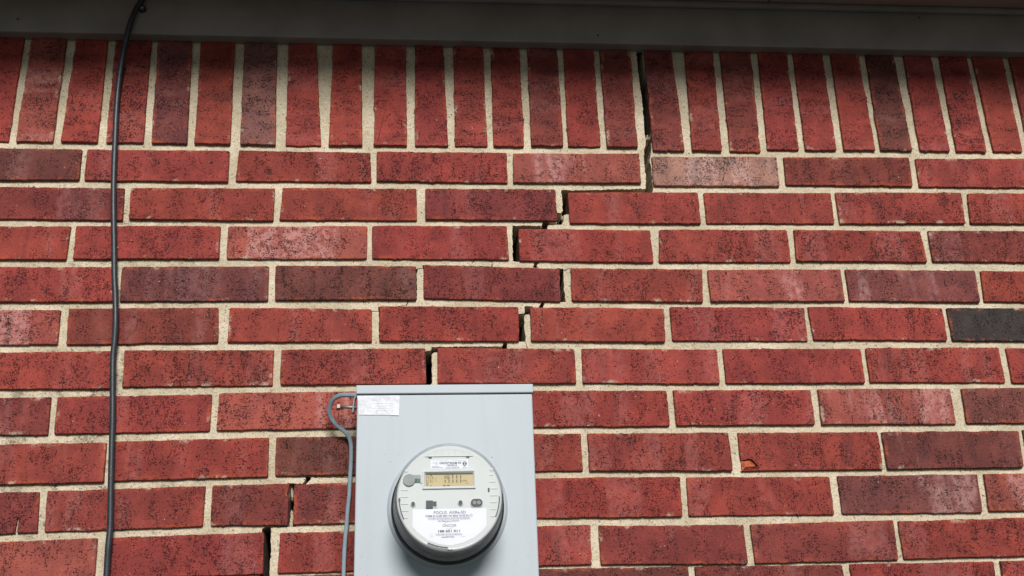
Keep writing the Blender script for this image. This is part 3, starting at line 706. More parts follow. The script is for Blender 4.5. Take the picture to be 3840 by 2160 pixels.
# mortar: one sheet behind the brick faces, cut through where the wall has cracked open
VOIDS = [[(0.4271, 2.7738), (0.427, 2.7244), (0.4285, 2.6855), (0.4302, 2.6502), (0.4308, 2.6122), (0.4299, 2.5809), (0.431, 2.5623), (0.4271, 2.5468), (0.4248, 2.5314), (0.4249, 2.51), (0.4258, 2.4888), (0.4238, 2.4654), (0.2668, 2.4601), (0.267, 2.4527), (0.2849, 2.4528), (0.4352, 2.4553), (0.4373, 2.4619), (0.4375, 2.5041), (0.4354, 2.5239), (0.4395, 2.5408), (0.4404, 2.5454), (0.4419, 2.5655), (0.4437, 2.5967), (0.4429, 2.6377), (0.4426, 2.6761), (0.4408, 2.7084), (0.4397, 2.7411), (0.4407, 2.7741)],
    [(0.2671, 2.4616), (0.2675, 2.4403), (0.2678, 2.4198), (0.2636, 2.4151), (0.2577, 2.4162), (0.2552, 2.3949), (0.2312, 2.3986), (0.226, 2.387), (0.2374, 2.3859), (0.2403, 2.3911), (0.2644, 2.3921), (0.2667, 2.3965), (0.2687, 2.4104), (0.2734, 2.4125), (0.2828, 2.4117), (0.2838, 2.4316), (0.2851, 2.4582), (0.2826, 2.4612)],
    [(0.175, 2.3896), (0.2255, 2.3898), (0.2265, 2.3864), (0.2382, 2.3859), (0.238, 2.3804), (0.1892, 2.3787), (0.1886, 2.3204), (0.1807, 2.3203), (0.1744, 2.3212), (0.1736, 2.3274), (0.1741, 2.3786)],
    [(0.2112, 2.3218), (0.2109, 2.3139), (0.2086, 2.3092), (0.2189, 2.3086), (0.2159, 2.3128), (0.2217, 2.3196)],
    [(0.2512, 2.3078), (0.263, 2.307), (0.2629, 2.2938), (0.2627, 2.2715), (0.2644, 2.2434), (0.2483, 2.2428)],
    [(0.2627, 2.3045), (0.2696, 2.3062), (0.2776, 2.3082), (0.2776, 2.3071), (0.2701, 2.3048), (0.2631, 2.3028)],
    [(0.2223, 2.2445), (0.2282, 2.2426), (0.2246, 2.2357), (0.2234, 2.2325), (0.2141, 2.2325), (0.2173, 2.2358)],
    [(0.1914, 2.2358), (0.2064, 2.2358), (0.2058, 2.2194), (0.2006, 2.2189), (0.1981, 2.2211), (0.1916, 2.22), (0.19, 2.2167), (0.1897, 2.1951), (0.1914, 2.1705), (0.1758, 2.1705), (0.1775, 2.2217), (0.1904, 2.2222)],
    [(0.1907, 2.171), (0.1917, 2.171), (0.1927, 2.1643), (0.1941, 2.1598), (0.1928, 2.1598), (0.1917, 2.1638)],
    [(0.0286, 2.1622), (0.15, 2.1627), (0.1522, 2.1672), (0.1502, 2.1717), (0.1584, 2.1706), (0.1593, 2.1579), (0.0424, 2.1569), (0.0416, 2.1534), (0.0331, 2.1522), (0.0295, 2.1496), (0.0291, 2.1063), (0.0295, 2.0986), (0.0258, 2.0937), (0.0158, 2.0938), (0.0165, 2.1538), (0.0248, 2.1554), (0.0281, 2.1569)],
    [(-0.0064, 2.0968), (0.0208, 2.0966), (0.0208, 2.0897), (-0.0064, 2.0899)],
    [(0.1353, 2.3236), (0.1372, 2.3236), (0.1374, 2.3101), (0.1201, 2.3095), (0.0526, 2.3108), (0.0165, 2.3113), (0.0165, 2.3132), (0.0527, 2.3128), (0.1202, 2.3115), (0.1353, 2.3115)],
    [(0.0139, 2.3132), (0.0165, 2.3132), (0.0154, 2.3057), (0.0056, 2.3051), (0.0041, 2.299), (0.004, 2.2496), (0.003, 2.2474), (-0.0092, 2.2464), (-0.0143, 2.2371), (-0.0345, 2.235), (-0.0346, 2.2361), (-0.0158, 2.238), (-0.0102, 2.248), (0.001, 2.248), (0.0015, 2.2491), (0.002, 2.3054), (0.0041, 2.3065), (0.0139, 2.3071)],
    [(-0.0629, 2.2356), (-0.0594, 2.2356), (-0.0597, 2.2253), (-0.0591, 2.1721), (-0.0606, 2.1721), (-0.0615, 2.2262), (-0.0729, 2.2256), (-0.0729, 2.2272), (-0.0623, 2.2275)],
    [(0.11, 2.3235), (0.111, 2.3235), (0.1068, 2.3202), (0.1042, 2.3193), (0.1015, 2.3165), (0.1002, 2.3168), (0.1034, 2.3204), (0.1063, 2.321)],
    [(0.2109, 2.3201), (0.1875, 2.3195), (0.1728, 2.3209), (0.1729, 2.322), (0.1886, 2.3209), (0.2112, 2.3213)],
    [(-0.1774, 1.9434), (-0.1665, 1.9433), (-0.1687, 1.9375), (-0.1737, 1.9321), (-0.1785, 1.9272), (-0.1926, 1.9274), (-0.1913, 1.924), (-0.189, 1.8623), (-0.2029, 1.8626), (-0.2057, 1.9326), (-0.1821, 1.9306), (-0.1787, 1.9343), (-0.1767, 1.9381)],
    [(-0.1688, 1.9428), (-0.0947, 1.9412), (-0.0947, 1.9398), (-0.1688, 1.9409)],
    [(-0.2368, 1.8632), (-0.2007, 1.864), (-0.2006, 1.8621), (-0.2288, 1.8608), (-0.228, 1.8543), (-0.2272, 1.8198), (-0.2278, 1.7836), (-0.2278, 1.7746), (-0.2426, 1.775), (-0.2437, 1.8202), (-0.2443, 1.8477), (-0.2422, 1.8603)]]
X0, X1, Z0, Z1 = -1.35, 1.95, 1.40, 3.0
rnd = random.Random(3)
vs = [Vector(p) for p in ((X0, Z0), (X1, Z0), (X1, Z1), (X0, Z1))]
es = [(0, 1), (1, 2), (2, 3), (3, 0)]
polys = []
for vd in VOIDS:
    pts = []
    m = len(vd)
    for i in range(m):
        a = Vector(vd[i]); b = Vector(vd[(i + 1) % m])
        L = (b - a).length
        k = max(1, int(L / 0.0035))
        nr = Vector((-(b - a).y, (b - a).x)).normalized()
        for s in range(k):
            jj = rnd.uniform(-1, 1) * min(0.0008, L * 0.12) if s else 0
            pts.append(a + (b - a) * (s / k) + nr * jj)
    polys.append(pts)
    b0 = len(vs)
    vs += pts
    es += [(b0 + i, b0 + (i + 1) % len(pts)) for i in range(len(pts))]
def inside(p, poly):
    c = False; n = len(poly); x, y = p
    j = n - 1
    for i in range(n):
        xi, yi = poly[i]; xj, yj = poly[j]
        if (yi > y) != (yj > y) and x < (xj - xi) * (y - yi) / (yj - yi) + xi: c = not c
        j = i
    return c
bbs = [(min(p.x for p in q), max(p.x for p in q), min(p.y for p in q), max(p.y for p in q)) for q in polys]
cv, ce, cf, _, _, _ = delaunay_2d_cdt(vs, es, [], 0, 1e-6)
keep = []
for f in cf:
    c = sum((cv[i] for i in f), Vector((0, 0))) / len(f)
    hole = any(bb[0] <= c.x <= bb[1] and bb[2] <= c.y <= bb[3] and inside(c, q) for q, bb in zip(polys, bbs))
    if not hole: keep.append(tuple(f))
bm = bmesh.new()
bv = [bm.verts.new((p.x, 0.0060, p.y)) for p in cv]
for f in keep:
    try: bm.faces.new([bv[i] for i in f])
    except ValueError: pass
bmesh.ops.delete(bm, geom=[v for v in bm.verts if not v.link_faces], context='VERTS')
edge = [e for e in bm.edges if len(e.link_faces) == 1]
r = bmesh.ops.extrude_edge_only(bm, edges=edge)
for v in [g for g in r['geom'] if isinstance(g, bmesh.types.BMVert)]: v.co.y = 0.088
mo = bm_obj('mortar', bm, M['mortar'], WALL)

# black felt behind the brick skin
mesh_obj('backing_felt', [(X0 - 1, 0.13, 0.0), (X1 + 1, 0.13, 0.0), (X1 + 1, 0.13, 3.1), (X0 - 1, 0.13, 3.1)], [(0, 1, 2, 3)], M['felt'], WALL)

# crumbs and dribbles of mortar left inside the crack
bm = bmesh.new()
for (x, z, y, w_, h_) in [(0.434, 2.5729, 0.012, 0.006, 0.008), (0.4397, 2.5741, 0.02, 0.008, 0.006), (0.4495, 2.6709, 0.05, 0.005, 0.05), (0.4466, 2.6259, 0.045, 0.006, 0.03), (0.268, 2.4154, 0.03, 0.008, 0.012), (-0.1987, 1.9214, 0.022, 0.006, 0.022), (-0.1978, 1.8727, 0.022, 0.007, 0.02), (0.0233, 1.8559, 0.05, 0.01, 0.02), (0.1902, 2.2271, 0.05, 0.008, 0.02), (0.2343, 2.4035, 0.03, 0.012, 0.005), (0.2168, 2.322, 0.022, 0.01, 0.005)]:
    for k in range(5):
        r_ = bmesh.ops.create_icosphere(bm, subdivisions=1, radius=1.0)
        sx, sy, sz = w_ * rnd.uniform(.25, .5), 0.006, h_ * rnd.uniform(.3, .7)
        ox, oz = rnd.uniform(-.4, .4) * w_, rnd.uniform(-.5, .5) * h_
        for v in r_['verts']:
            v.co = Vector((x + ox + v.co.x * sx, y + v.co.y * sy + rnd.uniform(-.001, .001), z + oz + v.co.z * sz))
tag(bm_obj('mortar_crumb', bm, M['mortar'], WALL), kind='stuff')

# the rest of the wall beyond the picture: bricks joined into one part
bm = bmesh.new()
def plain_brick(x0, x1, z0, z1):
    if x1 > X0 and x0 < X1 and False: return
    box_bm(x0, x1, 0.0, 0.09, z0, z1, 0, bm=None if False else bm)
SKIP = {"z_low": 1.5665, "ends": {1: (-1.08002, 1.45288, 2.53186, 2.47086), 2: (-1.00143, 1.5375, 2.45752, 2.39556), 3: (-1.08231, 1.44488, 2.38247, 2.32025), 4: (-1.00458, 1.53587, 2.30544, 2.24347), 5: (-1.08486, 1.45934, 2.23115, 2.16893), 6: (-0.99058, 1.55821, 2.15526, 2.09235), 7: (-1.08573, 1.45716, 2.08024, 2.01736), 8: (-0.99433, 1.55636, 2.00417, 1.93927), 9: (-1.08453, 1.47364, 1.92786, 1.86371), 10: (-0.99272, 1.56608, 1.85074, 1.78772), 11: (-1.08347, 1.4747, 1.78228, 1.71811), 12: (-0.99272, 1.56608, 1.70524, 1.64222), 13: (-1.08347, 1.4747, 1.63678, 1.57261)}}
for r in range(0, 17):
    z1 = SKIP['z_low'] - 0.0095 - r * 0.0722
    for k in range(-10, 14):
        x0 = k * 0.2515 + (0.126 if r % 2 else 0.0)
        if z1 > 0.1: plain_brick(x0, x0 + 0.242, z1 - 0.0625, z1)
for r, (xl, xr, zt, zb) in SKIP['ends'].items():
    for k in range(5):
        plain_brick(xl - 0.0095 - 0.242 - k * 0.2515, xl - 0.0095 - k * 0.2515, zb, zt)
        plain_brick(xr + 0.0095 + k * 0.2515, xr + 0.0095 + 0.242 + k * 0.2515, zb, zt)
tag(bm_obj('outer_brick', bm, M['brick'], WALL), kind='stuff')
bpy.data.objects['outer_brick'].color = (*TONES['n'], 0.1)
bpy.data.objects['outer_brick'].data.attributes.new('rim', 'FLOAT', 'POINT')
mesh_obj('outer_mortar', [(-2.6, 0.0045, 0.0), (3.4, 0.0045, 0.0), (3.4, 0.0045, Z0), (-2.6, 0.0045, Z0),
                    (-2.6, 0.0045, 3.0), (X0, 0.0045, Z0), (X0, 0.0045, 3.0), (X1, 0.0045, Z0), (X1, 0.0045, 3.0), (3.4, 0.0045, 3.0)],
         [(0, 1, 2, 3), (3, 5, 6, 4), (7, 2, 9, 8)], M['mortar'], WALL)

# ------------------------------------------------------------------ eave: frieze board, soffit, fascia and a little roof
EAVE = empty('roof_eave', (0, 0, 2.76))
tag(EAVE, 'dark taupe painted eave with a flat frieze board over the soldier course', 'roof eave')
ZB, ZS = 2.7585, 2.852
bm_obj('frieze_board', box_bm(-2.6, 3.4, -0.021, 0.012, ZB, ZS + 0.01, 0.003, 3), M['trim'], EAVE)
OVER = 0.28
for (a, b) in ((-2.6, -1.75), (-1.748, 0.688), (0.690, 3.4)):
    bm_obj('soffit_board', box_bm(a, b, -OVER, 0.02, ZS, ZS + 0.012, 0.002, 2), M['soffit'], EAVE)
bm_obj('cove_moulding', box_bm(-2.6, 3.4, -0.034, -0.0215, ZS - 0.012, ZS - 0.0005, 0.004, 3), M['trim'], EAVE)
bm_obj('fascia_board', box_bm(-2.6, 3.4, -OVER - 0.022, -OVER - 0.001, ZS - 0.022, ZS + 0.13, 0.003, 2), M['trim'], EAVE)
mesh_obj('roof', [(-2.6, -OVER - 0.05, ZS + 0.135), (3.4, -OVER - 0.05, ZS + 0.135), (3.4, 1.6, ZS + 0.80), (-2.6, 1.6, ZS + 0.80),
                  (-2.6, -OVER - 0.05, ZS + 0.147), (3.4, -OVER - 0.05, ZS + 0.147), (3.4, 1.6, ZS + 0.812), (-2.6, 1.6, ZS + 0.812)],
         [(3, 2, 1, 0), (4, 5, 6, 7), (0, 1, 5, 4), (1, 2, 6, 5), (2, 3, 7, 6), (3, 0, 4, 7)], M['roof'], EAVE)

for (x, z) in ((-0.7225, 2.7843), (0.3488, 2.7756), (0.9961, 2.8321)):
    r_ = 0.0022
    mesh_obj('nail_hole', [(x + r_ * math.cos(a * math.pi / 4), -0.0214, z + r_ * 1.2 * math.sin(a * math.pi / 4)) for a in range(8)] + [(x, -0.0206, z)],
             [(a, (a + 1) % 8, 8) for a in range(8)], M['felt'], EAVE)

# ------------------------------------------------------------------ black cable down the left of the wall
CABLE = [(-0.4952, -0.03, 2.8451), (-0.5028, -0.03, 2.8255), (-0.5117, -0.03, 2.8053), (-0.5193, -0.029, 2.7778), (-0.5238, -0.026, 2.7528), (-0.5295, -0.018, 2.7218), (-0.5342, -0.01, 2.6802), (-0.5355, -0.0065, 2.6394), (-0.534, -0.006, 2.5914), (-0.5314, -0.006, 2.5469), (-0.5289, -0.006, 2.5031), (-0.5259, -0.006, 2.46), (-0.5221, -0.006, 2.4175), (-0.52, -0.0065, 2.3983), (-0.5142, -0.006, 2.3432), (-0.5087, -0.006, 2.289), (-0.5038, -0.006, 2.2517), (-0.4988, -0.008, 2.209), (-0.4972, -0.007, 2.1731), (-0.4974, -0.006, 2.1453), (-0.4953, -0.006, 2.1175), (-0.4935, -0.006, 2.0961), (-0.4898, -0.006, 2.0589), (-0.4871, -0.006, 2.0222), (-0.4846, -0.006, 1.986), (-0.4813, -0.006, 1.9386), (-0.4785, -0.006, 1.9036), (-0.4757, -0.006, 1.8645), (-0.4753, -0.007, 1.8349), (-0.474, -0.006, 1.7906), (-0.4699, -0.006, 1.6928), (-0.466, -0.007, 1.1), (-0.473, -0.006, 0.45)]
cab = tube('coaxial_cable', smooth_path(CABLE, 8), 0.0050, M['cable'])
tag(cab, 'black cable running down the left side of the brick wall from the eave', 'cable')
cl = empty('cable_clip', ((-0.5021, 2.8097)[0], -0.022, (-0.5021, 2.8097)[1]))
tag(cl, 'small round nail clip beside the black cable on the frieze board', 'clip')
cx, cz = cl.location.x, cl.location.z
lathe('clip_ring', [(0.0040, -0.0215), (0.0040, -0.030), (0.0062, -0.030), (0.0066, -0.0215)], cx, cz, M['cable'], cl, 24)
lathe('nail', [(0.0036, -0.0215), (0.0036, -0.028), (0.0030, -0.0288)], cx, cz, M['bracket'], cl, 20, cap_end=True)

# ------------------------------------------------------------------ meter box
YB = -0.110                       # plane of the cover
BX0, BX1 = (-0.09, 1.8687)[0] - 0.0003, (0.1866, 1.909)[0]
ZT = (-0.0453, 2.0627)[1]
ZC_ = (-0.0452, 2.0474)[1]
BX0, BX1 = -0.0900, 0.1862
BOX = empty('meter_box', ((BX0 + BX1) / 2, 0, 1.70))
tag(BOX, 'light grey metal meter box with a rain cap, fixed to the brick wall', 'meter box')
MX, MZ = 0.0500, 1.8697
bm = box_bm(BX0 + 0.004, BX1 - 0.004, YB + 0.004, 0.004, 1.640, ZT - 0.004, 0.003, 2)
bm_obj('housing', bm, M['enamel'], BOX)
bm = box_bm(BX0, BX1, YB, YB + 0.030, 1.630, ZC_, 0.0022, 3)
bm_obj('front_cover', bm, M['enamel'], BOX)
bm = box_bm(-0.0917, 0.1878, YB - 0.0035, 0.003, ZC_ + 0.0012, ZT, 0.0016, 3)
bm_obj('rain_cap', bm, M['enamel'], BOX)
lathe('meter_collar', [(0.0925, YB + 0.0005), (0.0915, YB - 0.0006), (0.0900, YB - 0.0024), (0.0892, YB - 0.0036), (0.0880, YB - 0.0046), (0.0866, YB - 0.0056), (0.0856, YB - 0.0056), (0.0850, YB + 0.004)],
      MX, MZ, M['enamel'], BOX, 128)

# text and flat print ------------------------------------------------
def text_mesh(s, x0, x1, zb, zt, y, mat, parent, name='lettering', bold=0.0, shear=0.0):
    cu = bpy.data.curves.new('t', 'FONT'); cu.body = s; cu.size = 1.0; cu.offset = bold; cu.shear = shear
    cu.resolution_u = 3
    o = bpy.data.objects.new('t', cu); COL.objects.link(o)
    bpy.context.view_layer.update()
    me = bpy.data.meshes.new_from_object(o.evaluated_get(bpy.context.evaluated_depsgraph_get()))
    bpy.data.objects.remove(o); bpy.data.curves.remove(cu)
    xs = [v.co.x for v in me.vertices]; ys = [v.co.y for v in me.vertices]
    ax, bx, ay, by = min(xs), max(xs), min(ys), max(ys)
    for v in me.vertices:
        v.co = Vector((x0 + (v.co.x - ax) / (bx - ax) * (x1 - x0), y, zb + (v.co.y - ay) / (by - ay) * (zt - zb)))
    me.materials.append(mat); me.name = name
    ob = bpy.data.objects.new(name, me); COL.objects.link(ob)
    ob.parent = parent; ob.matrix_parent_inverse = Matrix.Translation(parent.location).inverted()
    return ob

def sheet(name, pts, y, mat, parent, thick=0.0003):
    n = len(pts)
    V = [(p[0], y, p[1]) for p in pts] + [(p[0], y + thick, p[1]) for p in pts]
    F = [tuple(range(n)), tuple(range(2 * n - 1, n - 1, -1))] + [(i, (i + 1) % n, n + (i + 1) % n, n + i) for i in range(n)]
    o = mesh_obj(name, V, F, mat, parent)
    b = bmesh.new(); b.from_mesh(o.data); bmesh.ops.recalc_face_normals(b, faces=b.faces); b.to_mesh(o.data); b.free()
    return o

def slab(name, a, b, y0, y1, mat, parent, bevel=0.0004):
    x0, x1 = sorted((a[0], b[0])); z0, z1 = sorted((a[1], b[1]))
    return bm_obj(name, box_bm(x0, x1, y0, y1, z0, z1, bevel, 2), mat, parent)

# warning sticker on the cover
YS = YB - 0.0012
st = sheet('warning_sticker', [(-0.0901, 2.0462), (-0.0239, 2.0462), (-0.0236, 2.0422), (-0.0248, 2.0139), (-0.0384, 2.0145), (-0.0866, 2.0156), (-0.0873, 2.0226), (-0.088, 2.0332)], YS, M['film'], BOX, 0.0004)
st['label'] = 'milky transparent warning sticker with white lettering'
text_mesh('HAZARD OF ELECTRICAL', -0.0709, -0.0317, 2.0333, 2.0357, YS - 0.0003, M['white_print'], st, bold=0.012)
text_mesh('SHOCK OR BURN', -0.0644, -0.0369, 2.0295, 2.0318, YS - 0.0003, M['white_print'], st, bold=0.012)
text_mesh('SERVICE BY UTILITY', -0.0667, -0.0352, 2.0256, 2.0278, YS - 0.0003, M['white_print'], st, bold=0.012)
text_mesh('AUTHORIZED PERSONNEL ONLY', -0.0765, -0.0251, 2.0218, 2.0239, YS - 0.0003, M['white_print'], st, bold=0.012)
text_mesh('DO NOT BREAK THE SEAL', -0.0769, -0.0251, 2.0169, 2.0204, YS - 0.0003, M['white_print'], st, bold=0.012)
sheet('peeled_strip', [(-0.0384, 2.0157), (-0.0251, 2.0155), (-0.0254, 2.014), (-0.0373, 2.0144)], YS - 0.0004, M['white_print'], st, 0.0002)

# ------------------------------------------------------------------ electricity meter
MET = empty('electricity_meter', (MX, YB, MZ))
tag(MET, 'round electricity meter under a clear cover, plugged into the grey box', 'electricity meter')
YG = -0.210                       # front of the clear cover
YF = YG + 0.007                   # face plate
lathe('sealing_ring', [(0.0846, YB - 0.004), (0.0852, YB - 0.009), (0.0852, YB - 0.0145), (0.0835, YB - 0.0165), (0.0815, YB - 0.0168)], MX, MZ, M['gasket'], MET, 128)
lathe('meter_base', [(0.0820, YB - 0.012), (0.0822, YB - 0.020), (0.0795, YB - 0.022), (0.0770, YB - 0.030), (0.0758, YF + 0.0085), (0.0740, YF + 0.0075)], MX, MZ, M['base'], MET, 128)
lathe('face_plate', [(0.0762, YF + 0.008), (0.0764, YF + 0.003), (0.0758, YF + 0.0010), (0.0735, YF)], MX, MZ, M['face'], MET, 128, cap_end=True)
cov = lathe('clear_cover', [(0.0832, YB - 0.0175), (0.0828, YB - 0.024), (0.0808, YB - 0.028), (0.0792, YB - 0.060), (0.0782, YG + 0.010), (0.0786, YG + 0.0085), (0.0786, YG + 0.0065), (0.0779, YG + 0.0050), (0.0774, YG + 0.0020), (0.0764, YG + 0.0004), (0.0750, YG), (0.0735, YG + 0.0006)], MX, MZ, M['clear'], MET, 160, cap_end=True)
cov['label'] = 'clear polycarbonate cover'

def PF(*a): return a
# label with the maker's marks
YL = YF - 0.0004
lab = sheet('upper_label', [(0.0231, 1.9243), (0.0777, 1.9243), (0.0775, 1.9107), (0.023, 1.911)], YL, M['label'], MET)
lab2 = sheet('lower_label', [(-0.0025, 1.853), (0.1023, 1.8534), (0.1032, 1.8525), (0.1026, 1.8275), (0.0953, 1.8196), (0.0848, 1.8118), (0.07, 1.8049), (0.0552, 1.8016), (0.0479, 1.8015), (0.0333, 1.8033), (0.0187, 1.8088), (0.0041, 1.8199), (-0.0032, 1.828), (-0.0029, 1.8521)], YL, M['label'], MET)
YT = YL - 0.0003
text_mesh('UTILITY DATA RADIO MODULE', 0.0257, 0.048, 1.9225, 1.9234, YT, M['pale_ink'], lab, bold=0)
text_mesh('CONTAINS TRANSMITTER', 0.0542, 0.0749, 1.9224, 1.9233, YT, M['pale_ink'], lab, bold=0)
text_mesh('GRIDSTREAM RF', 0.0359, 0.0678, 1.9177, 1.921, YT, M['ink'], lab, bold=0.02)
text_mesh('900CE418', 0.0472, 0.0611, 1.915, 1.917, YT, M['ink'], lab, bold=0.02)
text_mesh('Landis', 0.026, 0.0338, 1.9191, 1.9209, YT, M['pale_ink'], lab, bold=0)
text_mesh('+Gyr', 0.0288, 0.0338, 1.9165, 1.9189, YT, M['pale_ink'], lab, bold=0)
text_mesh('ZigBee', 0.0704, 0.0751, 1.9138, 1.9148, YT, M['pale_ink'], lab, bold=0.02)
text_mesh('FOCUS  AXRe-SD', 0.0273, 0.0732, 1.8459, 1.8499, YT, M['ink'], lab2, bold=0.004)
text_mesh('FORM 2S CL200 240V 3W 60Hz TA=30 Kh 7.2', 0.0155, 0.0826, 1.8413, 1.8446, YT, M['ink'], lab2, bold=0.012)
text_mesh('*BF188651011LGFOCS*', 0.0329, 0.0638, 1.8348, 1.8365, YT, M['ink'], lab2, bold=0.01)
text_mesh('ONCOR', 0.0394, 0.0594, 1.8273, 1.8311, YT, M['ink'], lab2, bold=-0.005)
text_mesh('188 651 011', 0.0334, 0.0642, 1.8196, 1.8232, YT, M['ink'], lab2, bold=0.03)
text_mesh('Landis+Gyr', 0.0383, 0.0569, 1.8114, 1.8146, YT, M['ink'], lab2, bold=0.01)
text_mesh('2013', 0.0224, 0.0257, 1.8172, 1.8184, YT, M['pale_ink'], lab2, bold=0)
text_mesh('TA03', 0.0215, 0.0258, 1.8139, 1.8154, YT, M['pale_ink'], lab2, bold=0)
text_mesh('AW3E', 0.0661, 0.0714, 1.8127, 1.8142, YT, M['pale_ink'], lab2, bold=0)
slab('fine_print', (0.0249, 1.9149), (0.0353, 1.9143), YT, YT + 0.0002, M['pale_ink'], lab, 0)
slab('fine_print', (0.0249, 1.9133), (0.0405, 1.9126), YT, YT + 0.0002, M['pale_ink'], lab, 0)
slab('fine_print', (0.0691, 1.9127), (0.0762, 1.9122), YT, YT + 0.0002, M['pale_ink'], lab, 0)

# bar codes: thin printed bars, each code one part
def barcode(x0, x1, z0, z1, parent, seed, mat=None):
    r = random.Random(seed); b = bmesh.new(); x = x0
    while x < x1:
        w_ = r.choice((0.00022, 0.00022, 0.0005))
        box_bm(x, min(x + w_, x1), YT, YT + 0.0002, z0, z1, 0, bm=b)
        x += w_ + r.choice((0.00022, 0.00035, 0.0005))
    bm_obj('barcode', b, mat or M['pale_ink'], parent)
barcode(0.04440, 0.06550, 1.91150, 1.91400, lab, 1)
barcode(0.01880, 0.07920, 1.83740, 1.84080, lab2, 2)
barcode(0.02970, 0.06740, 1.81520, 1.81820, lab2, 3)

# round logo on the upper label and swash logo on the lower one
def arc(name, cx, cz, rx, rz, a0, a1, wd_, y, mat, parent, taper=False, n=28):
    V, F = [], []
    for i in range(n + 1):
        t = i / n; a = math.radians(a0 + (a1 - a0) * t)
        w2 = wd_ * (math.sin(math.pi * t) * 0.8 + 0.2 if taper else 1) / 2
        for s in (-1, 1):
            V.append((cx + (rx + s * w2) * math.cos(a), y, cz + (rz + s * w2) * math.sin(a)))
    for i in range(n): F.append((2 * i, 2 * i + 1, 2 * i + 3, 2 * i + 2))
    return mesh_obj(name, V, F, mat, parent)
lx, lz = (0.0482, 1.8294)
arc('logo_swash', lx, lz, 0.0064, 0.0052, 62, 172, 0.0005, YT, M['pale_ink'], lab2, True)
arc('logo_swash', lx, lz, 0.0064, 0.0052, -122, -12, 0.0005, YT, M['pale_ink'], lab2, True)
ex, ez = (0.0727, 1.9183)
dv = [(ex + 0.0032 * math.cos(a / 24 * 6.2832), ez + 0.0032 * math.sin(a / 24 * 6.2832)) for a in range(24)]
dk = sheet('round_mark', dv, YT, M['ink'], lab, 0.0002)
text_mesh('Z', ex - 0.0016, ex + 0.0016, ez - 0.0019, ez + 0.0019, YT - 0.0002, M['label'], lab, 'logo_letter', bold=0.02)

# display: raised bezel, tan glass, segments
def frame(name, outer, inner, y0, y1, yin, mat, parent):
    """sloping picture frame; outer / inner = TL TR BR BL"""
    V = [(p[0], y1, p[1]) for p in outer]
    mid = [((o[0] * .62 + i[0] * .38), (o[1] * .62 + i[1] * .38)) for o, i in zip(outer, inner)]
    V += [(p[0], y0, p[1]) for p in outer] + [(p[0], y0, p[1]) for p in mid] + [(p[0], yin, p[1]) for p in inner]
    F = []
    for k in range(3):
        for i in range(4):
            j = (i + 1) % 4
            F.append((4 * k + i, 4 * k + j, 4 * (k + 1) + j, 4 * (k + 1) + i))
    return mesh_obj(name, V, F, mat, parent)
DI = [(0.0156, 1.9044), (0.0843, 1.9043), (0.084, 1.8858), (0.0156, 1.8858)]
DO = [(0.0115, 1.9077), (0.0879, 1.9087), (0.088, 1.8821), (0.0114, 1.882)]
disp = sheet('display', DI, YF - 0.0006, M['lcd'], MET, 0.0005)
frame('display_bezel', DO, DI, YF - 0.0026, YF + 0.001, YF - 0.0002, M['face'], MET)
slab('painted_display_shade', (0.0156, 1.9045), (0.0843, 1.9027), YF - 0.0016, YF - 0.0008, M['recess'], disp, 0.0001)  # dark strip painted in as shade below the bezel's top edge
def seg_bar(b, p, q, w_):
    p = Vector(p); q = Vector(q); d = (q - p).normalized(); s = Vector((-d.y, d.x)) * w_ / 2
    e = d * w_ * 0.5
    P = [p, p + s + e, q + s - e, q, q - s - e, p - s + e]
    vv = [b.verts.new((a.x, YF - 0.0009, a.y)) for a in P]
    b.faces.new(vv)
def digit(ch, x0, x1, zt, zb, w_, name='digit'):
    b = bmesh.new(); zm = (zt + zb) / 2; g = w_ * 0.35
    seg = {'A': ((x0, zt), (x1, zt)), 'B': ((x1, zt - g), (x1, zm + g)), 'C': ((x1, zm - g), (x1, zb + g)), 'D': ((x0, zb), (x1, zb)),
           'E': ((x0, zm - g), (x0, zb + g)), 'F': ((x0, zt - g), (x0, zm + g)), 'G': ((x0, zm), (x1, zm)), 'a': (((x0 + x1) / 2, zt), (x1, zt)), 'g': ((x0 + .0006, zm + g), (x1, zm + g)),
           'X': ((x0 + w_, zb + 2 * g), ((x0 + x1) / 2 - w_ * .5, zm - g)), 'Y': (((x0 + x1) / 2 + w_ * .5, zm + g), (x1 - w_, zt - 2 * g))}
    for s in {'1': 'BC', '4': 'FgBC', '7': 'aBC', '0': 'ABCDEFXY'}[ch]: seg_bar(b, *seg[s], w_)
    bm_obj(name, b, M['segment'], disp)
digit('0', 0.01670, 0.02050, 1.89980, 1.89160, 0.0004)
digit('0', 0.02270, 0.02640, 1.89970, 1.89150, 0.0004)
digit('1', 0.02720, 0.03060, 1.89920, 1.89190, 0.0005)
digit('1', 0.04040, 0.04390, 1.90190, 1.88960, 0.0012)
digit('4', 0.04680, 0.04960, 1.90200, 1.88950, 0.0012)
digit('7', 0.05220, 0.05520, 1.90200, 1.88960, 0.0012)
digit('1', 0.05770, 0.06090, 1.90190, 1.88970, 0.0012)
digit('1', 0.06330, 0.06660, 1.90180, 1.88970, 0.0012)
slab('display_mark', (0.041, 1.887), (0.0445, 1.886), YF - 0.0011, YF - 0.0008, M['segment'], disp, 0)
slab('display_mark', (0.0467, 1.8871), (0.05, 1.8861), YF - 0.0011, YF - 0.0008, M['segment'], disp, 0)
slab('display_mark', (0.017, 1.8893), (0.0179, 1.887), YF - 0.0011, YF - 0.0008, M['segment'], disp, 0)
slab('display_mark', (0.0172, 1.8898), (0.0199, 1.8892), YF - 0.0011, YF - 0.0008, M['segment'], disp, 0)
slab('display_mark', (0.0182, 1.8875), (0.0196, 1.887), YF - 0.0011, YF - 0.0008, M['segment'], disp, 0)
slab('display_mark', (0.0227, 1.8871), (0.0244, 1.8863), YF - 0.0011, YF - 0.0008, M['segment'], disp, 0)
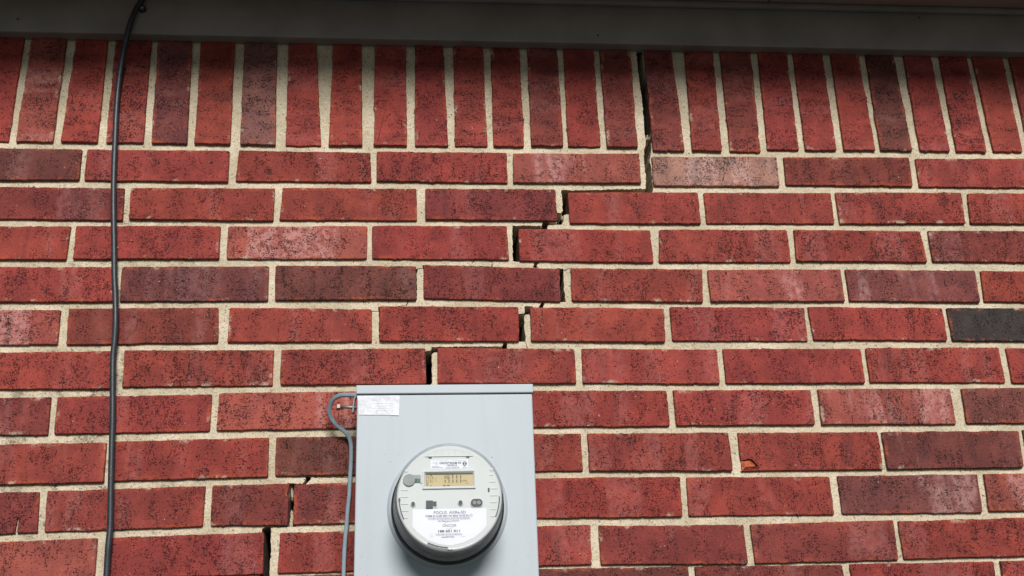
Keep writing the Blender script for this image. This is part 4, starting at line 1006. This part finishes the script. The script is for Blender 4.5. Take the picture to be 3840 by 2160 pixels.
slab('display_mark', (0.0224, 1.9019), (0.0235, 1.9012), YF - 0.0011, YF - 0.0008, M['segment'], disp, 0)
slab('display_mark', (0.0239, 1.9019), (0.025, 1.9012), YF - 0.0011, YF - 0.0008, M['segment'], disp, 0)
text_mesh('kWh', 0.0694, 0.0758, 1.8918, 1.8942, YF - 0.0009, M['segment'], disp)
text_mesh('Total', 0.0735, 0.0773, 1.8889, 1.8903, YF - 0.0009, M['segment'], disp)

# sensor eye, slots, ribs and push buttons on the face
def disc(name, c, rx, y0, y1, mat, parent, rz=None, seg=36):
    rz = rz or rx
    pts = [(c[0] + rx * math.cos(2 * math.pi * i / seg), c[1] + rz * math.sin(2 * math.pi * i / seg)) for i in range(seg)]
    n = seg
    V = [(p[0], y1, p[1]) for p in pts] + [(p[0], y0 + .0003, p[1]) for p in pts] + [(c[0] + (p[0] - c[0]) * .93, y0, c[1] + (p[1] - c[1]) * .93) for p in pts]
    F = [(k * n + i, k * n + (i + 1) % n, (k + 1) * n + (i + 1) % n, (k + 1) * n + i) for k in range(2) for i in range(n)] + [tuple(range(2 * n, 3 * n))]
    o = mesh_obj(name, V, F, mat, parent)
    b = bmesh.new(); b.from_mesh(o.data); bmesh.ops.recalc_face_normals(b, faces=b.faces); b.to_mesh(o.data); b.free()
    return o
slab('sensor_slot', (-0.0046, 1.9028), (0.0087, 1.8908), YF - 0.0004, YF + 0.001, M['window_grey'], MET)
slab('circuit_board', (0.0029, 1.8971), (0.008, 1.891), YF - 0.0008, YF, M['pcb'], MET, 0.0001)
slab('painted_slot_shade', (0.0001, 1.8972), (0.0029, 1.8911), YF - 0.0007, YF, M['recess'], MET, 0.0001)  # dark patch standing in for shade inside the slot
slab('slot_edge', (0.0084, 1.9026), (0.0103, 1.8904), YF - 0.0022, YF, M['face'], MET)
disc('sensor_eye', (-0.0081, 1.8951), 0.0088, YF - 0.0024, YF + 0.0005, M['window_grey'], MET)
slab('slot', (0.02, 1.9285), (0.025, 1.9262), YF - 0.0005, YF + 0.001, M['recess'], MET, 0.0002)
slab('slot', (0.075, 1.9285), (0.0798, 1.9262), YF - 0.0005, YF + 0.001, M['recess'], MET, 0.0002)
slab('slot', (0.1057, 1.8821), (0.1083, 1.8761), YF - 0.0005, YF + 0.001, M['recess'], MET, 0.0002)
slab('slot', (-0.0233, 1.8689), (-0.0205, 1.8644), YF - 0.0005, YF + 0.001, M['recess'], MET, 0.0002)
slab('rib', (-0.0197, 1.8812), (-0.0094, 1.8804), YF - 0.0008, YF + 0.001, M['face'], MET, 0.0002)
slab('rib', (-0.0196, 1.8713), (-0.0093, 1.8704), YF - 0.0008, YF + 0.001, M['face'], MET, 0.0002)
slab('rib', (-0.0196, 1.8613), (-0.0093, 1.8605), YF - 0.0008, YF + 0.001, M['face'], MET, 0.0002)
slab('rib', (0.1084, 1.901), (0.1133, 1.9002), YF - 0.0008, YF + 0.001, M['face'], MET, 0.0002)
slab('rib', (0.1081, 1.8912), (0.1176, 1.8904), YF - 0.0008, YF + 0.001, M['face'], MET, 0.0002)
slab('rib', (0.109, 1.8814), (0.1197, 1.8805), YF - 0.0008, YF + 0.001, M['face'], MET, 0.0002)
slab('rib', (0.1087, 1.8714), (0.1202, 1.8705), YF - 0.0008, YF + 0.001, M['face'], MET, 0.0002)
slab('rib', (0.1092, 1.8615), (0.1189, 1.8607), YF - 0.0008, YF + 0.001, M['face'], MET, 0.0002)
slab('rib', (-0.0179, 1.8513), (-0.0095, 1.8504), YF - 0.0008, YF + 0.001, M['face'], MET, 0.0002)
slab('rib', (-0.0146, 1.8413), (-0.0095, 1.8405), YF - 0.0008, YF + 0.001, M['face'], MET, 0.0002)
slab('rib', (0.109, 1.8515), (0.1168, 1.8506), YF - 0.0008, YF + 0.001, M['face'], MET, 0.0002)
slab('rib', (0.1088, 1.8415), (0.1151, 1.8407), YF - 0.0008, YF + 0.001, M['face'], MET, 0.0002)
slab('rib', (0.0301, 1.9389), (0.0307, 1.9293), YF - 0.0008, YF + 0.001, M['face'], MET, 0.0002)
slab('rib', (0.0397, 1.9405), (0.0403, 1.9292), YF - 0.0008, YF + 0.001, M['face'], MET, 0.0002)
slab('rib', (0.0495, 1.941), (0.0501, 1.929), YF - 0.0008, YF + 0.001, M['face'], MET, 0.0002)
slab('rib', (0.0592, 1.9406), (0.0598, 1.9289), YF - 0.0008, YF + 0.001, M['face'], MET, 0.0002)
slab('rib', (0.0692, 1.9387), (0.0697, 1.9288), YF - 0.0008, YF + 0.001, M['face'], MET, 0.0002)
slab('rib', (0.0791, 1.9357), (0.0797, 1.9286), YF - 0.0008, YF + 0.001, M['face'], MET, 0.0002)
slab('rib', (0.0201, 1.9358), (0.0208, 1.9294), YF - 0.0008, YF + 0.001, M['face'], MET, 0.0002)
slab('rib_ledge', (0.0149, 1.9293), (0.0848, 1.9291), YF - 0.0014, YF + 0.001, M['face'], MET, 0.0003)
disc('button_collar', (-0.0023, 1.8602), 0.0041, YF - 0.0014, YF + 0.001, M['face'], MET)
disc('push_button', (-0.0023, 1.8606), 0.0027, YF - 0.0026, YF + 0.001, M['recess'], MET, 0.0032400000000000003)
disc('button_collar', (0.0657, 1.8608), 0.0043, YF - 0.0014, YF + 0.001, M['face'], MET)
disc('push_button', (0.0657, 1.8612), 0.0029, YF - 0.0026, YF + 0.001, M['recess'], MET, 0.0034799999999999996)
slab('socket_frame', (0.0151, 1.8614), (0.0326, 1.8546), YF - 0.0012, YF + 0.001, M['face'], MET)
slab('socket', (0.0162, 1.8652), (0.026, 1.8537), YF - 0.0018, YF, M['recess'], MET)
slab('socket', (0.0262, 1.8638), (0.0313, 1.8565), YF - 0.0018, YF, M['recess'], MET)
pa, pb_ = (0.086, 1.8609), (0.0922, 1.8609)
pts = [(pa[0] + R_ * math.cos(t), pa[1] + R_ * math.sin(t)) for R_ in (0.0054,) for t in [math.pi / 2 + math.pi * i / 14 for i in range(15)]] + [(pb_[0] + 0.0054 * math.cos(t), pb_[1] + 0.0054 * math.sin(t)) for t in [-math.pi / 2 + math.pi * i / 14 for i in range(15)]]
pc = ((pa[0] + pb_[0]) / 2, (pa[1] + pb_[1]) / 2)
sheet('port_collar', [(pc[0] + (q[0] - pc[0]) * 1.16, pc[1] + (q[1] - pc[1]) * 1.25 - 0.0003) for q in pts], YF - 0.0012, M['face'], MET, 0.002)
prt = sheet('optical_port', pts, YF - 0.0026, M['recess'], MET, 0.003)
for q in (pa, pb_): disc('port_lens', (q[0], q[1]), 0.0028, YF - 0.0031, YF - 0.002, M['window_grey'] if False else M['base'], prt)
arc('bottom_slot', MX, MZ, 0.0722, 0.0722, -116, -90, 0.0032, YF - 0.0006, M['recess'], MET)
arc('side_slot', MX, MZ, 0.0722, 0.0722, 180, 205, 0.0016, YF - 0.0006, M['recess'], MET)
arc('side_slot', MX, MZ, 0.0722, 0.0722, -24, 0, 0.0016, YF - 0.0006, M['recess'], MET)
disc('lock_peg', (0.0501, 1.798), 0.0032, YF - 0.0030, YF, M['face'], MET)
disc('moulded_boss', (-0.012, 1.9089), 0.0024, YF - 0.0010, YF + 0.0005, M['face'], MET)
disc('moulded_boss', (0.1121, 1.909), 0.0024, YF - 0.0010, YF + 0.0005, M['face'], MET)


# ------------------------------------------------------------------ grey wire loop, bracket and bolt left of the box
WIRE = [(-0.0796, -0.062, 2.0614), (-0.0938, -0.06, 2.0608), (-0.1059, -0.056, 2.0622), (-0.1191, -0.052, 2.0629), (-0.13, -0.047, 2.0592), (-0.1364, -0.04, 2.0505), (-0.1385, -0.034, 2.041), (-0.1358, -0.028, 2.0314), (-0.1271, -0.022, 2.0205), (-0.116, -0.017, 2.0125), (-0.1082, -0.013, 2.0047), (-0.1044, -0.01, 1.9936), (-0.1032, -0.009, 1.9804), (-0.1035, -0.008, 1.9564), (-0.1044, -0.008, 1.9324), (-0.1051, -0.008, 1.9087), (-0.1069, -0.008, 1.8852), (-0.1081, -0.008, 1.8619), (-0.1099, -0.008, 1.8388), (-0.1108, -0.008, 1.816), (-0.1111, -0.008, 1.7823), (-0.1105, -0.008, 1.6829), (-0.108, -0.008, 1.1), (-0.112, -0.008, 0.05)]
gw = tube('grounding_wire', smooth_path(WIRE, 8), 0.0033, M['wire'], ry=0.0030, seg=16, square=True)
tag(gw, 'grey insulated wire looping out beside the meter box and running down the bricks', 'wire')
br = empty('locking_bracket', (-0.095, -0.055, 2.02))
tag(br, 'small grey steel bracket with a long bolt on the left side of the meter box', 'bracket')
pb = [Vector((a, b, c)) for a, b, c in [(-0.0882, -0.055, 2.0609), (-0.0933, -0.055, 2.059), (-0.0968, -0.055, 2.0543), (-0.098, -0.055, 2.0451), (-0.0989, -0.055, 2.0317)]]
bo = tube('bracket_strap', smooth_path(pb, 6), 0.0016, M['bracket'], br, ry=0.0075, seg=12, square=True)
bx, bz = (-0.1224, 2.0429)
bz2 = (-0.0961, 2.0409)[1]
def rod(name, x0, z0, x1, z1, y, r, mat, parent, seg=20):
    V, F = [], []
    for (x, z) in ((x0, z0), (x1, z1)):
        for i in range(seg):
            a = 2 * math.pi * i / seg + math.pi / 6
            V.append((x, y + r * math.cos(a), z + r * math.sin(a)))
    F = [(i, (i + 1) % seg, seg + (i + 1) % seg, seg + i) for i in range(seg)] + [tuple(range(seg))[::-1], tuple(range(seg, 2 * seg))]
    o = mesh_obj(name, V, F, mat, parent)
    if seg > 8:
        for p in o.data.polygons: p.use_smooth = len(p.vertices) == 4
    return o
shank = rod('bolt', bx, bz, BX0 + 0.01, bz2, -0.055, 0.0026, M['steel'], br)
rod('bolt_head', bx - 0.002, bz, bx + 0.0028, bz, -0.055, 0.0058, M['steel'], shank, 6)
